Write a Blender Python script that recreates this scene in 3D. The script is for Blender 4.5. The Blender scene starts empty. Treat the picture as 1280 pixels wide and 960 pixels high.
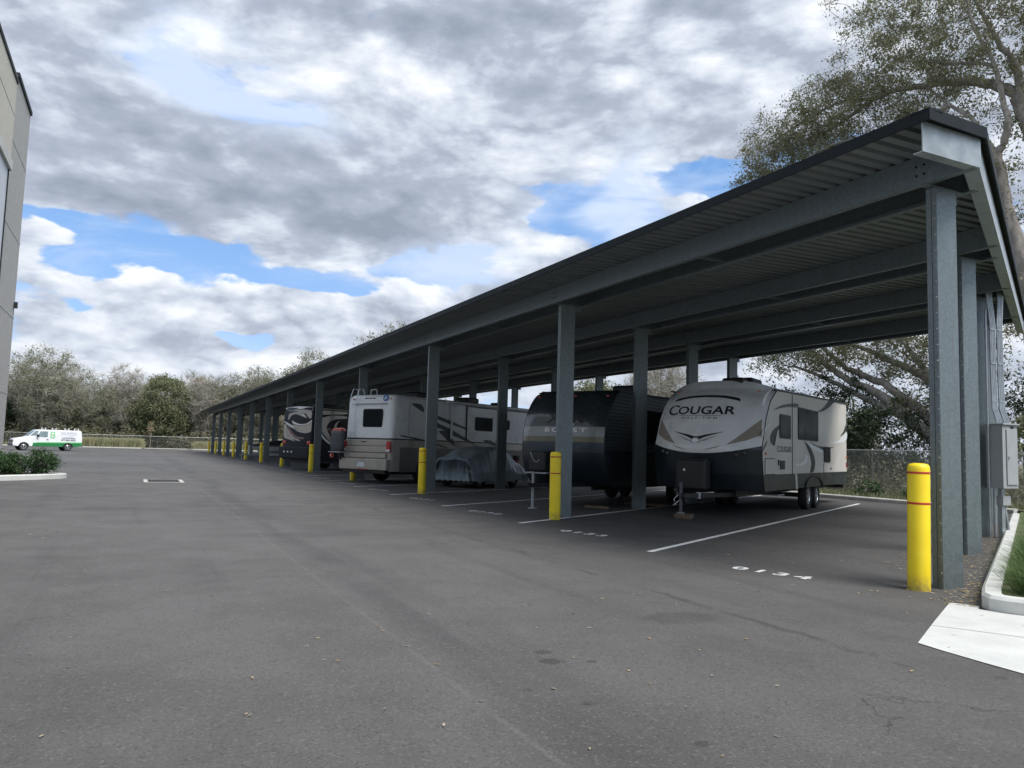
import bpy, bmesh, math, random
import numpy as np
from mathutils import Vector, Matrix
R = math.radians
scene = bpy.context.scene
C = scene.collection
rng = np.random.default_rng(7)
random.seed(7)

# ------------------------------------------------------------------ camera
# world frame: +Y runs along the canopy row (away), +X across it (under the roof)
cam_data = bpy.data.cameras.new('camera')
cam = bpy.data.objects.new('camera', cam_data); C.objects.link(cam)
scene.camera = cam
P_, R_, A_, H_ = R(4.8446), R(1.6236), R(25.916), 1.431
f0 = Vector((math.sin(A_), math.cos(A_), 0)); r0 = Vector((math.cos(A_), -math.sin(A_), 0))
fwd = f0 * math.cos(P_) + Vector((0, 0, math.sin(P_))); u0 = r0.cross(fwd)
right = r0 * math.cos(R_) + u0 * math.sin(R_); up = -r0 * math.sin(R_) + u0 * math.cos(R_)
M = Matrix((right, up, -fwd)).transposed().to_4x4(); M.translation = Vector((0, 0, H_))
cam.matrix_world = M
cam_data.sensor_width = 36.0
cam_data.lens = 961.67 / 1280 * 36
cam_data.clip_end = 5000; cam_data.clip_start = 0.05

# ------------------------------------------------------------------ light
SUN_AZ, SUN_EL = R(158), R(56)          # azimuth from +Y towards +X
sun_data = bpy.data.lights.new('sun', 'SUN'); sun_data.energy = 3.5; sun_data.angle = R(32)
sun_data.color = (1.0, 0.965, 0.92)
sun = bpy.data.objects.new('sun', sun_data); C.objects.link(sun)
sd = Vector((math.sin(SUN_AZ) * math.cos(SUN_EL), math.cos(SUN_AZ) * math.cos(SUN_EL), math.sin(SUN_EL)))
sun.rotation_euler = sd.to_track_quat('Z', 'Y').to_euler()
scene.view_settings.view_transform = 'Standard'; scene.view_settings.look = 'None'
scene.view_settings.exposure = 0.36; scene.view_settings.gamma = 1.0

world = bpy.data.worlds.new('World'); scene.world = world; world.use_nodes = True
nt = world.node_tree; nt.nodes.clear()
class NB:
    def __init__(s, nt): s.nt = nt
    def n(s, t, **kw):
        nd = s.nt.nodes.new(t)
        for k, v in kw.items(): setattr(nd, k, v)
        return nd
    def l(s, a, b): s.nt.links.new(a, b)
    def val(s, sock, v):
        if isinstance(v, bpy.types.NodeSocket): s.l(v, sock)
        else: sock.default_value = v
    def m(s, op, a, b=0.0, c=0.0, clamp=False):
        nd = s.n('ShaderNodeMath', operation=op, use_clamp=clamp)
        s.val(nd.inputs[0], a); s.val(nd.inputs[1], b)
        if len(nd.inputs) > 2: s.val(nd.inputs[2], c)
        return nd.outputs[0]
    def vm(s, op, a, b=None, scale=None):
        nd = s.n('ShaderNodeVectorMath', operation=op)
        s.val(nd.inputs[0], a)
        if b is not None: s.val(nd.inputs[1], b)
        if scale is not None: s.val(nd.inputs['Scale'], scale)
        return nd.outputs[0]
    def noise(s, vec, scale, detail=4, rough=.5, dist=0.0, out=0):
        nd = s.n('ShaderNodeTexNoise'); s.val(nd.inputs['Vector'], vec)
        nd.inputs['Scale'].default_value = scale; nd.inputs['Detail'].default_value = detail
        nd.inputs['Roughness'].default_value = rough; nd.inputs['Distortion'].default_value = dist
        return nd.outputs[out]
    def ss(s, x, a, b, lo=0.0, hi=1.0):
        nd = s.n('ShaderNodeMapRange', interpolation_type='SMOOTHSTEP'); s.val(nd.inputs[0], x)
        nd.inputs[1].default_value = a; nd.inputs[2].default_value = b
        nd.inputs[3].default_value = lo; nd.inputs[4].default_value = hi
        return nd.outputs[0]
    def mix(s, f, a, b):
        nd = s.n('ShaderNodeMix', data_type='RGBA'); s.val(nd.inputs[0], f)
        for i, v in ((6, a), (7, b)):
            if isinstance(v, tuple): v = (*v[:3], 1)
            s.val(nd.inputs[i], v)
        return nd.outputs[2]
w = NB(nt)
sky = w.n('ShaderNodeTexSky', sky_type='NISHITA', sun_disc=False, sun_elevation=SUN_EL, sun_rotation=SUN_AZ)
sky.air_density = 1.0; sky.dust_density = 0.6; sky.ozone_density = 2.0
tc = w.n('ShaderNodeTexCoord'); D = tc.outputs['Generated']
sep = w.n('ShaderNodeSeparateXYZ'); w.l(D, sep.inputs[0])
dx, dy, dz = sep.outputs
az = w.m('MULTIPLY', w.m('ARCTAN2', dx, dy), 57.29578)
el = w.m('MULTIPLY', w.m('ARCSINE', dz), 57.29578)
cmb = w.n('ShaderNodeCombineXYZ'); w.l(dx, cmb.inputs[0]); w.l(dy, cmb.inputs[1]); w.l(w.m('MULTIPLY', dz, 2.3), cmb.inputs[2])
Pp = w.vm('ADD', cmb.outputs[0], (5.2, 1.3, 0.4)); Pq = w.vm('ADD', Pp, (0, 0, .06))
nA = w.noise(Pp, 4.2, 8, .55, .2); nB = w.noise(Pq, 4.2, 6, .58, .2); nA2 = w.noise(Pp, 4.2, 6, .58, .2)
big = w.noise(Pp, 1.6, 2, .5); fluff = w.noise(Pp, 17.0, 4, .62, .3); wisp = w.noise(w.vm('MULTIPLY', Pp, (1, 1, 1.4)), 7.0, 4, .62, .6)
wc = w.n('ShaderNodeTexNoise'); w.l(Pp, wc.inputs['Vector']); wc.inputs['Scale'].default_value = 6.0; wc.inputs['Detail'].default_value = 3; wc.inputs['Roughness'].default_value = .6
ws = w.n('ShaderNodeSeparateXYZ'); w.l(wc.outputs['Color'], ws.inputs[0])
az0, el0 = az, el
az = w.m('ADD', az, w.m('MULTIPLY', w.m('SUBTRACT', ws.outputs[0], .5), 13.0)); el = w.m('ADD', el, w.m('MULTIPLY', w.m('SUBTRACT', ws.outputs[1], .5), 4.5))
def blobs(lst):
    acc = 0.0
    for a0, e0, sa, se, wt in lst:      # soft ellipses: weight * exp(-r^2)
        v = w.n('ShaderNodeVectorMath', operation='MULTIPLY_ADD'); w.l(ae_vec, v.inputs[0])
        v.inputs[1].default_value = (1 / sa, 1 / se, 0); v.inputs[2].default_value = (-a0 / sa, -e0 / se, 0)
        d = w.n('ShaderNodeVectorMath', operation='DOT_PRODUCT'); w.l(v.outputs[0], d.inputs[0]); w.l(v.outputs[0], d.inputs[1])
        acc = w.m('MULTIPLY_ADD', w.m('POWER', .36788, d.outputs['Value']), wt, acc)
    return acc
av = w.n('ShaderNodeCombineXYZ'); w.l(az, av.inputs[0]); w.l(el, av.inputs[1]); ae_vec = av.outputs[0]
# openings between the cloud banks (azimuth, elevation, widths, depth); negative = solid bank
gap = blobs([(-7, 13.7, 3.2, .7, .20), (-3.0, 13.0, 2.2, .8, .16), (-4.2, 10.9, 2.6, .8, .22), (2.0, 12.9, 3.0, .5, .15), (9.5, 12.0, 3.0, .7, .17), (13.2, 11.5, 2.6, 1.0, .22), (17, 13.2, 3.5, .8, .14),
             (-3.0, 7.9, 1.2, .7, .2), (7.2, 7.2, 1.5, .7, .2), (4, 4.3, 2, .6, .12), (39.6, 19.3, 2.6, 2.0, .30), (30.5, 17.6, 3.0, 2.2, .28), (35.2, 18, 2.4, 4, .22), (26.0, 21.7, 1.6, 1.0, .10), (1.5, 24.5, 3.8, 2.4, .24), (7.0, 22.6, 5.5, 1.4, .24), (21, 13.5, 4.5, 1.3, .18),
             (-5, 18.5, 5, 3.4, -.16), (8, 17.2, 8, 3.0, -.18), (20, 18.5, 6.5, 3.4, -.18), (22, 26, 12, 3.6, -.18), (41, 26, 9, 4, -.2), (3.5, 10.0, 8, 1.3, -.16), (3, 5.8, 9, 1.2, -.10), (-6.5, 28, 6, 2.2, -.15), (-6, 12.3, 3.2, .6, -.10), (24, 10.5, 5, 2.0, -.14), (29, 23.5, 3, 2.0, -.12), (16.5, 9.0, 4.5, 1.6, -.12), (33, 6, 9, 3, -.25), (48, 7, 12, 5, -.2), (38, 31, 7, 2.5, -.2), (8, 29.5, 6, 2, -.15)])
veil = blobs([(1.2, 24.9, 4.2, 2.6, 1.1), (7, 22.8, 6.5, 1.9, 1.05), (35.6, 19.5, 2.4, 5.0, 1.05), (20.5, 13.4, 6, 1.7, .75), (27, 17.0, 3, 2.2, .35), (16, 23, 6, 2, .3), (31, 21.5, 3, 2, .5)])
veil = w.m('MULTIPLY', veil, w.ss(wisp, .25, .62, .35, 1.15), clamp=True)
dark = blobs([(-6, 27.5, 5, 2.6, .5), (-1, 20.2, 6, 1.8, .45), (8.5, 19.4, 6, 2.0, .75), (3.5, 16.8, 5.5, 1.4, .6), (14, 17.2, 6, 2.0, .7), (21, 17.2, 6, 1.0, .75), (25, 16.4, 4, .9, .3), (22, 29, 8, 1.5, .3), (28, 24, 5, 3, .3),
              (7, 10.3, 6, .7, .45), (1, 9.3, 4, .5, .25), (46, 25, 7, 4, .25), (-5, 9.8, 3, .5, .35), (18, 10.0, 4, .7, .35), (25, 10.0, 4, 1.2, .3), (12, 8.9, 4, .5, .3), (2, 7.0, 5, .4, .3)])
lit = blobs([(6.8, 15.6, 2.6, 1.0, .95), (11, 14.8, 3, .8, .5), (1, 11.9, 4, .7, .8), (-6, 12.4, 2.6, .7, .9), (20.5, 20.4, 3.5, 1.2, .55), (23, 18.6, 2.6, .8, .8), (7, 11.5, 5, .6, .8), (-3.5, 8.9, 2.5, .8, .6), (11.5, 9.8, 2.5, .8, .7), (7, 8.4, 3, .6, .4),
             (15.5, 24.6, 6, 2.4, .7), (24, 22, 5, 1.5, .3), (38, 26, 5, 2.4, .3), (2, 5.6, 7, .8, .6), (12, 6, 5, 1.0, .6), (-7, 17, 2.5, 1.3, .55), (27.5, 14.6, 4, 1.2, .6), (44, 29, 3, 3, .25), (17.5, 10.9, 2.5, .7, .5), (-4.5, 5.5, 4, 1, .4)])
dens = w.m('SUBTRACT', w.m('ADD', nA, w.m('MULTIPLY', w.m('SUBTRACT', big, .34), .35)), gap)
dens = w.m('ADD', dens, w.m('MULTIPLY', w.m('SUBTRACT', fluff, .5), .16))
mask = w.ss(dens, .45, .515)
slope = w.m('SUBTRACT', nA2, nB)
shade = w.m('ADD', w.m('MULTIPLY', slope, 2.5), .60)
shade = w.m('ADD', shade, w.m('MULTIPLY', w.m('SUBTRACT', lit, dark), .30))
shade = w.m('ADD', shade, w.m('MULTIPLY', w.m('SUBTRACT', fluff, .5), .20))
bil = w.noise(w.vm('ADD', Pp, (1.7, 0, 0)), 8.5, 4, .5, .1)
shade = w.m('ADD', shade, w.m('MULTIPLY', w.m('SUBTRACT', w.m('MULTIPLY', w.m('ABSOLUTE', w.m('SUBTRACT', bil, .5)), 2.0), .16), .85))
shade = w.m('SUBTRACT', shade, w.m('MULTIPLY', w.m('SUBTRACT', dens, .58), .45), clamp=True)
ramp = w.n('ShaderNodeValToRGB'); w.l(shade, ramp.inputs[0])
cr = ramp.color_ramp; cr.elements[0].position = 0.0; cr.elements[0].color = (.255, .295, .37, 1)
cr.elements[1].position = 1.0; cr.elements[1].color = (.82, .845, .88, 1)
e = cr.elements.new(.40); e.color = (.365, .41, .50, 1)
e = cr.elements.new(.66); e.color = (.55, .60, .685, 1)
skyc = w.vm('MULTIPLY', sky.outputs[0], (.085, .098, .125))
blue = w.mix(w.ss(el0, 0, 22), w.mix(.6, skyc, (.42, .60, .88)), w.mix(.6, skyc, (.15, .36, .72)))
veiled = w.mix(w.m('MULTIPLY', veil, 0.88), blue, (.52, .63, .83))
veiled = w.mix(w.ss(wisp, .45, .75, 0, .45), veiled, (.52, .63, .82))
haze = w.ss(el0, 0, 9, .72, 0.0)
col = w.mix(mask, veiled, ramp.outputs[0])
col = w.mix(w.m('MULTIPLY', w.m('MULTIPLY', veil, w.ss(dens, .74, .42)), .85, clamp=True), col, (.54, .64, .82))
col = w.mix(w.m('MULTIPLY', haze, .5), col, (.56, .61, .69))
bg = w.n('ShaderNodeBackground'); w.l(col, bg.inputs[0]); bg.inputs[1].default_value = 1.0
out = w.n('ShaderNodeOutputWorld'); w.l(bg.outputs[0], out.inputs[0])
# ------------------------------------------------------------------ materials
def mat(name, col, rough=.6, metal=0.0, nscale=6.0, namt=.12, bump=0.0, bscale=40.0, spec=.5, stretch=(1, 1, 1), dirt=0.0, dirtcol=(.12, .1, .08), coat=0.0, trans=0.0):
    m = bpy.data.materials.new(name); m.use_nodes = True; t = m.node_tree; b = t.nodes['Principled BSDF']; k = NB(t)
    tcn = k.n('ShaderNodeTexCoord'); v = k.vm('MULTIPLY', tcn.outputs['Object'], stretch)
    n1 = k.noise(v, nscale, 5, .6)
    lo = tuple(c * (1 - namt) for c in col); hi = tuple(min(1, c * (1 + namt)) for c in col)
    c = k.mix(k.ss(n1, .3, .7), lo, hi)
    if dirt > 0:
        n2 = k.noise(v, nscale * .37 + .2, 6, .65)
        c = k.mix(k.m('MULTIPLY', k.ss(n2, .45, .75), dirt), c, dirtcol)
    k.l(c, b.inputs['Base Color'])
    k.l(k.ss(n1, .2, .8, max(0, rough - .08), min(1, rough + .08)), b.inputs['Roughness'])
    b.inputs['Metallic'].default_value = metal
    b.inputs['Specular IOR Level'].default_value = spec
    if coat: b.inputs['Coat Weight'].default_value = coat; b.inputs['Coat Roughness'].default_value = .08
    if trans:
        b.inputs['Transmission Weight'].default_value = trans
    if bump > 0:
        bp = k.n('ShaderNodeBump'); bp.inputs['Strength'].default_value = bump; bp.inputs['Distance'].default_value = .02
        k.l(k.noise(v, bscale, 3, .6), bp.inputs['Height']); k.l(bp.outputs[0], b.inputs['Normal'])
    return m
def leafmat(name, cols, rough=.6, transl=.25):
    m = bpy.data.materials.new(name); m.use_nodes = True; t = m.node_tree; b = t.nodes['Principled BSDF']; k = NB(t)
    g = k.n('ShaderNodeNewGeometry'); rp = k.n('ShaderNodeValToRGB'); k.l(g.outputs['Random Per Island'], rp.inputs[0])
    cr = rp.color_ramp
    for i, c in enumerate(cols):
        p = i / (len(cols) - 1)
        if i == 0: e = cr.elements[0]; e.position = 0
        elif i == 1: e = cr.elements[1]; e.position = p
        else: e = cr.elements.new(p)
        e.color = (*c, 1)
    tcn = k.n('ShaderNodeTexCoord'); n = k.noise(tcn.outputs['Object'], .6, 2)
    c = k.mix(k.ss(n, .35, .65, 0, .45), rp.outputs[0], cols[len(cols) // 2])
    k.l(c, b.inputs['Base Color']); b.inputs['Roughness'].default_value = rough; b.inputs['Specular IOR Level'].default_value = .3
    tr = k.n('ShaderNodeBsdfTranslucent'); k.l(c, tr.inputs[0])
    mx = k.n('ShaderNodeMixShader'); mx.inputs[0].default_value = transl
    k.l(b.outputs[0], mx.inputs[1]); k.l(tr.outputs[0], mx.inputs[2]); k.l(mx.outputs[0], t.nodes['Material Output'].inputs[0])
    return m
mt = {}
mt['galv'] = mat('galvanised_steel', (.205, .240, .252), .42, .45, 9, .16, .05, 120, stretch=(1, 1, .25), dirt=.25, dirtcol=(.22, .22, .20))
mt['galv_b'] = mat('bright_galvanised_steel', (.38, .42, .43), .38, .5, 5, .15, .04, 90, dirt=.2, dirtcol=(.25, .27, .27))
mt['deck'] = mat('roof_deck_steel', (.195, .215, .22), .5, .3, 4, .15, 0, 30, stretch=(.3, 2, 1), dirt=.3, dirtcol=(.2, .19, .17))
mt['trim'] = mat('dark_roof_trim', (.013, .018, .021), .6, .1, 3, .2, spec=.2)
mt['bolt'] = mat('bolt_steel', (.42, .44, .44), .35, .7)
mt['hole'] = mat('black_hole', (.01, .01, .01), 1.0, spec=0.0)
mt['yellow'] = mat('yellow_plastic', (.86, .62, .012), .38, 0, 3, .06, .03, 60, dirt=.12, dirtcol=(.45, .33, .05))
mt['redband'] = mat('red_reflective_tape', (.45, .045, .02), .4)
mt['paint'] = mat('road_paint_white', (.74, .75, .74), .65, 0, 14, .10, .2, 200, dirt=.35, dirtcol=(.22, .22, .22))
mt['concrete'] = mat('concrete', (.50, .50, .47), .85, 0, 3, .1, .25, 120, dirt=.35, dirtcol=(.25, .24, .21))
mt['concrete_l'] = mat('pale_concrete', (.54, .55, .53), .85, 0, 2.2, .10, .35, 150, dirt=.45, dirtcol=(.4, .4, .36))
mt['white'] = mat('white_gelcoat', (.84, .855, .86), .26, 0, 1.5, .05, coat=.3)
mt['rvwhite'] = mat('motorhome_white', (.74, .77, .78), .3, 0, 1.2, .06, coat=.3, dirt=.1, dirtcol=(.45, .44, .4))
mt['cream'] = mat('cream_panel', (.60, .58, .53), .4, 0, 1.2, .06, coat=.15, dirt=.15, dirtcol=(.35, .31, .25))
mt['tan'] = mat('tan_decal', (.34, .30, .25), .4, 0, 1.5, .08)
mt['taupe'] = mat('taupe_lower_paint', (.42, .39, .345), .3, .1, 1.5, .08, coat=.3, dirt=.15)
mt['dtaupe'] = mat('dark_taupe_paint', (.15, .14, .125), .35, .1, 1.5, .1, coat=.2)
mt['navy'] = mat('black_blue_gelcoat', (.012, .02, .028), .35, 0, 1.5, .2, coat=.3)
mt['black'] = mat('black_plastic', (.014, .015, .017), .5, 0, 6, .2)
mt['decal'] = mat('dark_vinyl_graphic', (.022, .025, .032), .35)
mt['decalw'] = mat('pale_vinyl_graphic', (.72, .74, .75), .35)
mt['glass'] = mat('tinted_glass', (.010, .015, .018), .2, 0, 2, .1, spec=.08)
mt['rubber'] = mat('tyre_rubber', (.02, .02, .021), .8, 0, 9, .2)
mt['chrome'] = mat('wheel_alloy', (.55, .56, .57), .25, .85)
mt['amber'] = mat('amber_lens', (.65, .16, .02), .25)
mt['redlens'] = mat('red_lens', (.42, .012, .012), .2, coat=.5)
mt['coach'] = mat('coach_dark_paint', (.012, .015, .022), .4, 0, 1.2, .2, spec=.2)
mt['coachtan'] = mat('coach_tan_paint', (.33, .29, .24), .3, .2, 1.2, .08, coat=.5)
mt['coachred'] = mat('coach_maroon_paint', (.11, .035, .028), .3, .2, 1.2, .08, coat=.5)
mt['coachsilver'] = mat('coach_silver_paint', (.52, .52, .50), .3, .3, 1.2, .06, coat=.5)
mt['boost'] = mat('black_gloss_fibreglass', (.050, .060, .070), .24, .45, 1.2, .2, coat=.5)
mt['boostmid'] = mat('gunmetal_band', (.20, .215, .22), .3, .5, 1.2, .12, coat=.4)
mt['boosttan'] = mat('bronze_band', (.12, .112, .075), .3, .5, 1.2, .12, coat=.4)
mt['corr'] = mat('dark_corrugated_siding', (.045, .062, .075), .33, .5, 2, .15)
mt['tarp'] = mat('blue_grey_tarp', (.23, .295, .33), .42, .1, 2, .18, .35, 7)
mt['cargo'] = mat('charcoal_fabric', (.06, .065, .075), .8, 0, 9, .25, .4, 30)
mt['pink'] = mat('faded_red_strap', (.55, .17, .15), .7, 0, 9, .3)
mt['redpaint'] = mat('red_painted_steel', (.30, .02, .015), .4, .2, 5, .2)
mt['wood'] = mat('weathered_timber', (.15, .11, .075), .85, 0, 12, .3, .4, 30, stretch=(1, .1, 1))
mt['greybox'] = mat('grey_enamel', (.36, .38, .39), .5, .1, 3, .06, dirt=.15)
mt['conduit'] = mat('conduit_steel', (.38, .41, .43), .35, .6, 6, .12)
mt['bark'] = mat('grey_bark', (.27, .245, .215), .9, 0, 5, .35, .8, 14, stretch=(1, 1, .4))
mt['barkd'] = mat('thicket_bark', (.28, .255, .225), .9, 0, 5, .3)
mt['twig'] = mat('bare_twig', (.34, .33, .28), .9, 0, 2, .25)
mt['leaf_oak'] = leafmat('oak_leaf', [(.09, .105, .055), (.17, .19, .10), (.26, .26, .14), (.20, .22, .12), (.33, .28, .20)], transl=.4)
mt['leaf_dk'] = leafmat('dark_green_leaf', [(.018, .035, .018), (.03, .055, .025), (.055, .08, .035), (.03, .05, .028)])
mt['leaf_ol'] = leafmat('olive_leaf', [(.11, .14, .07), (.16, .19, .10), (.22, .22, .13), (.15, .18, .09)])
mt['leaf_br'] = leafmat('brown_leaf', [(.17, .14, .09), (.24, .19, .12), (.32, .20, .10), (.21, .19, .12)])
mt['leaf_sh'] = leafmat('shrub_leaf', [(.02, .055, .02), (.04, .09, .03), (.07, .125, .05), (.03, .07, .03)])
mt['brush'] = leafmat('dry_brush', [(.17, .16, .10), (.26, .23, .15), (.13, .145, .08), (.33, .29, .21)])
mt['grass'] = leafmat('grass_blade', [(.05, .12, .03), (.08, .16, .045), (.12, .18, .06), (.16, .19, .08)])
mt['tangrass'] = leafmat('tan_grass', [(.40, .38, .23), (.50, .46, .30), (.32, .34, .19), (.56, .52, .37)])
mt['vanwhite'] = mat('van_white_paint', (.80, .82, .84), .3, 0, 1.2, .03, coat=.4)
mt['vangreen'] = mat('van_green_vinyl', (.02, .19, .06), .35, 0, 1.2, .08)
mt['vanlime'] = mat('pale_green_vinyl', (.26, .62, .28), .35)
mt['vangrey'] = mat('grey_lettering', (.33, .36, .40), .4)
mt['vangrey2'] = mat('dark_lettering', (.10, .11, .13), .4)
mt['bumper'] = mat('dark_bumper', (.10, .105, .115), .5)
mt['plate'] = mat('number_plate', (.62, .66, .68), .4)
mt['bluelogo'] = mat('blue_emblem', (.07, .16, .42), .35)
mt['rail'] = mat('fence_galvanised', (.42, .44, .43), .45, .5, 5, .1)
mt['wire'] = mat('fence_wire', (.26, .28, .27), .5, .5)
mt['litter'] = leafmat('dead_leaf', [(.30, .22, .11), (.42, .36, .24), (.22, .15, .08), (.50, .46, .36)], transl=.05)
mt['eifs'] = mat('cream_stucco', (.56, .54, .46), .85, 0, 4, .05, .3, 120)
mt['panelw'] = mat('pale_metal_panel', (.58, .61, .64), .4, .1, 2, .05)
mt['soil'] = mat('mulch_soil', (.075, .05, .034), .95, 0, 14, .4, .8, 40)
mt['screenrail'] = mt['chrome']

def block_mat():
    m = bpy.data.materials.new('grey_split_face_block'); m.use_nodes = True; t = m.node_tree; b = t.nodes['Principled BSDF']; k = NB(t)
    v = k.n('ShaderNodeTexCoord').outputs['Object']
    n1 = k.noise(v, 3.5, 6, .7); n2 = k.noise(v, 34, 4, .7)
    c = k.mix(k.ss(n1, .3, .7), (.30, .30, .29), (.40, .40, .385)); c = k.mix(k.ss(n2, .3, .7), c, (.50, .495, .47))
    k.l(c, b.inputs['Base Color']); b.inputs['Roughness'].default_value = .92
    bp = k.n('ShaderNodeBump'); bp.inputs['Strength'].default_value = .8; bp.inputs['Distance'].default_value = .03
    k.l(n2, bp.inputs['Height']); k.l(bp.outputs[0], b.inputs['Normal'])
    return m
mt['block'] = block_mat()

def asphalt_mat():
    m = bpy.data.materials.new('asphalt'); m.use_nodes = True; t = m.node_tree; b = t.nodes['Principled BSDF']; k = NB(t)
    v = k.n('ShaderNodeTexCoord').outputs['Object']
    sp = k.n('ShaderNodeSeparateXYZ'); k.l(v, sp.inputs[0]); X, Y = sp.outputs[0], sp.outputs[1]
    fine = k.noise(v, 60, 4, .8); mid = k.noise(v, 1.1, 6, .62, .3); large = k.noise(v, .12, 4, .55)
    streak = k.noise(k.vm('MULTIPLY', v, (1.0, .06, 1)), 1.3, 6, .6, .25)
    sweep = k.noise(k.vm('MULTIPLY', v, (.10, .8, 1)), .8, 5, .6, .6)
    base = k.mix(k.ss(mid, .25, .75), (.073, .0705, .068), (.106, .1025, .098))
    base = k.mix(k.ss(large, .35, .65, 0, .45), base, (.150, .145, .140))
    base = k.mix(k.ss(streak, .50, .72, 0, .50), base, (.062, .060, .060))
    base = k.mix(k.ss(sweep, .56, .72, 0, .45), base, (.060, .058, .058))
    # paving turns darker from the stall fronts in under the canopy
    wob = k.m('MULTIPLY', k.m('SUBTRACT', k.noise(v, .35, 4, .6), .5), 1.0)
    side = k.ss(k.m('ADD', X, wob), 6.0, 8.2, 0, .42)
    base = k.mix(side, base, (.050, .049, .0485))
    # worn tyre-darkened lane beside the paving joint
    d = k.m('ABSOLUTE', k.m('SUBTRACT', k.m('ADD', X, k.m('MULTIPLY', wob, .35)), 2.25))
    lane = k.m('MULTIPLY', k.ss(d, .05, .55, 1, 0), k.ss(k.noise(k.vm('MULTIPLY', v, (1, .12, 1)), 1.6, 3, .5), .36, .62))
    base = k.mix(k.m('MULTIPLY', lane, .5), base, (.052, .050, .050))
    jw = k.m('MULTIPLY', k.m('SUBTRACT', k.noise(v, 1.2, 3, .6), .5), .08)
    j = k.ss(k.m('ABSOLUTE', k.m('ADD', k.m('SUBTRACT', X, 1.84), jw)), .008, .032, 1, 0)
    j = k.m('MULTIPLY', j, k.ss(k.noise(v, 2.1, 4, .6), .35, .55, .25, 1))
    base = k.mix(k.m('MULTIPLY', j, .38), base, (.15, .147, .14))
    j2 = k.ss(k.m('ABSOLUTE', k.m('ADD', k.m('SUBTRACT', X, 4.95), k.m('MULTIPLY', jw, 5.0))), .01, .07, 1, 0)
    j2 = k.m('MULTIPLY', j2, k.ss(k.noise(v, 1.1, 4, .6), .45, .6))
    base = k.mix(k.m('MULTIPLY', j2, .6), base, (.045, .043, .042))
    # scuffs and drips
    for (x, y, r1, r2, am) in ((4.39, 5.54, .36, .22, .38), (2.64, 4.70, .085, .07, .7), (2.70, 4.93, .07, .06, .6), (2.9, 4.6, .04, .03, .6), (2.41, 3.85, .05, .03, .6), (2.63, 3.12, .05, .04, .6), (5.3, 3.3, .05, .04, .5), (2.2, 4.2, .03, .03, .6)):
        q = k.m('SQRT', k.m('ADD', k.m('POWER', k.m('ABSOLUTE', k.m('DIVIDE', k.m('SUBTRACT', X, x), r1)), 2.0), k.m('POWER', k.m('ABSOLUTE', k.m('DIVIDE', k.m('SUBTRACT', Y, y), r2)), 2.0)))
        q = k.m('ADD', q, k.m('MULTIPLY', k.m('SUBTRACT', k.noise(v, 9, 4, .7), .5), 1.1))
        base = k.mix(k.ss(q, .7, 1.25, am, 0), base, (.036, .034, .034))
    vo = k.n('ShaderNodeTexVoronoi', feature='DISTANCE_TO_EDGE'); k.l(k.vm('ADD', v, k.vm('SCALE', k.noise(v, 1.7, 4, .6, out=1), scale=.7)), vo.inputs['Vector']); vo.inputs['Scale'].default_value = .23
    crk = k.m('MULTIPLY', k.ss(vo.outputs['Distance'], .0006, .0028, 1, 0), k.ss(k.noise(v, .5, 3, .5), .50, .60))
    base = k.mix(k.m('MULTIPLY', crk, .55), base, (.028, .027, .027))
    va = k.n('ShaderNodeTexVoronoi', feature='F1'); k.l(v, va.inputs['Vector']); va.inputs['Scale'].default_value = 70
    vs_ = k.n('ShaderNodeSeparateXYZ'); k.l(va.outputs['Color'], vs_.inputs[0])
    base = k.mix(k.ss(vs_.outputs[0], .86, .98, 0, .30), base, (.21, .205, .20)); base = k.mix(k.ss(vs_.outputs[1], .80, .97, 0, .40), base, (.03, .03, .03))
    base = k.mix(k.ss(fine, .56, .72, 0, .34), base, (.25, .242, .235))
    base = k.mix(k.ss(fine, .46, .32, 0, .8), base, (.035, .034, .034))
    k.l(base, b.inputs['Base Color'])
    k.l(k.ss(mid, .2, .8, .82, .66), b.inputs['Roughness']); b.inputs['Specular IOR Level'].default_value = .35
    bp = k.n('ShaderNodeBump'); bp.inputs['Strength'].default_value = .55; bp.inputs['Distance'].default_value = .008
    k.l(k.m('ADD', fine, k.m('MULTIPLY', mid, .6)), bp.inputs['Height']); k.l(bp.outputs[0], b.inputs['Normal'])
    return m
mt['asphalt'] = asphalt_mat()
mt['earth'] = mat('rough_field', (.12, .12, .07), .95, 0, .5, .35, .5, 3, dirt=.5, dirtcol=(.17, .15, .10))
mt['lawn'] = mat('lawn_base', (.07, .10, .035), .95, 0, 6, .35, .5, 20, dirt=.5, dirtcol=(.16, .12, .07))

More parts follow.
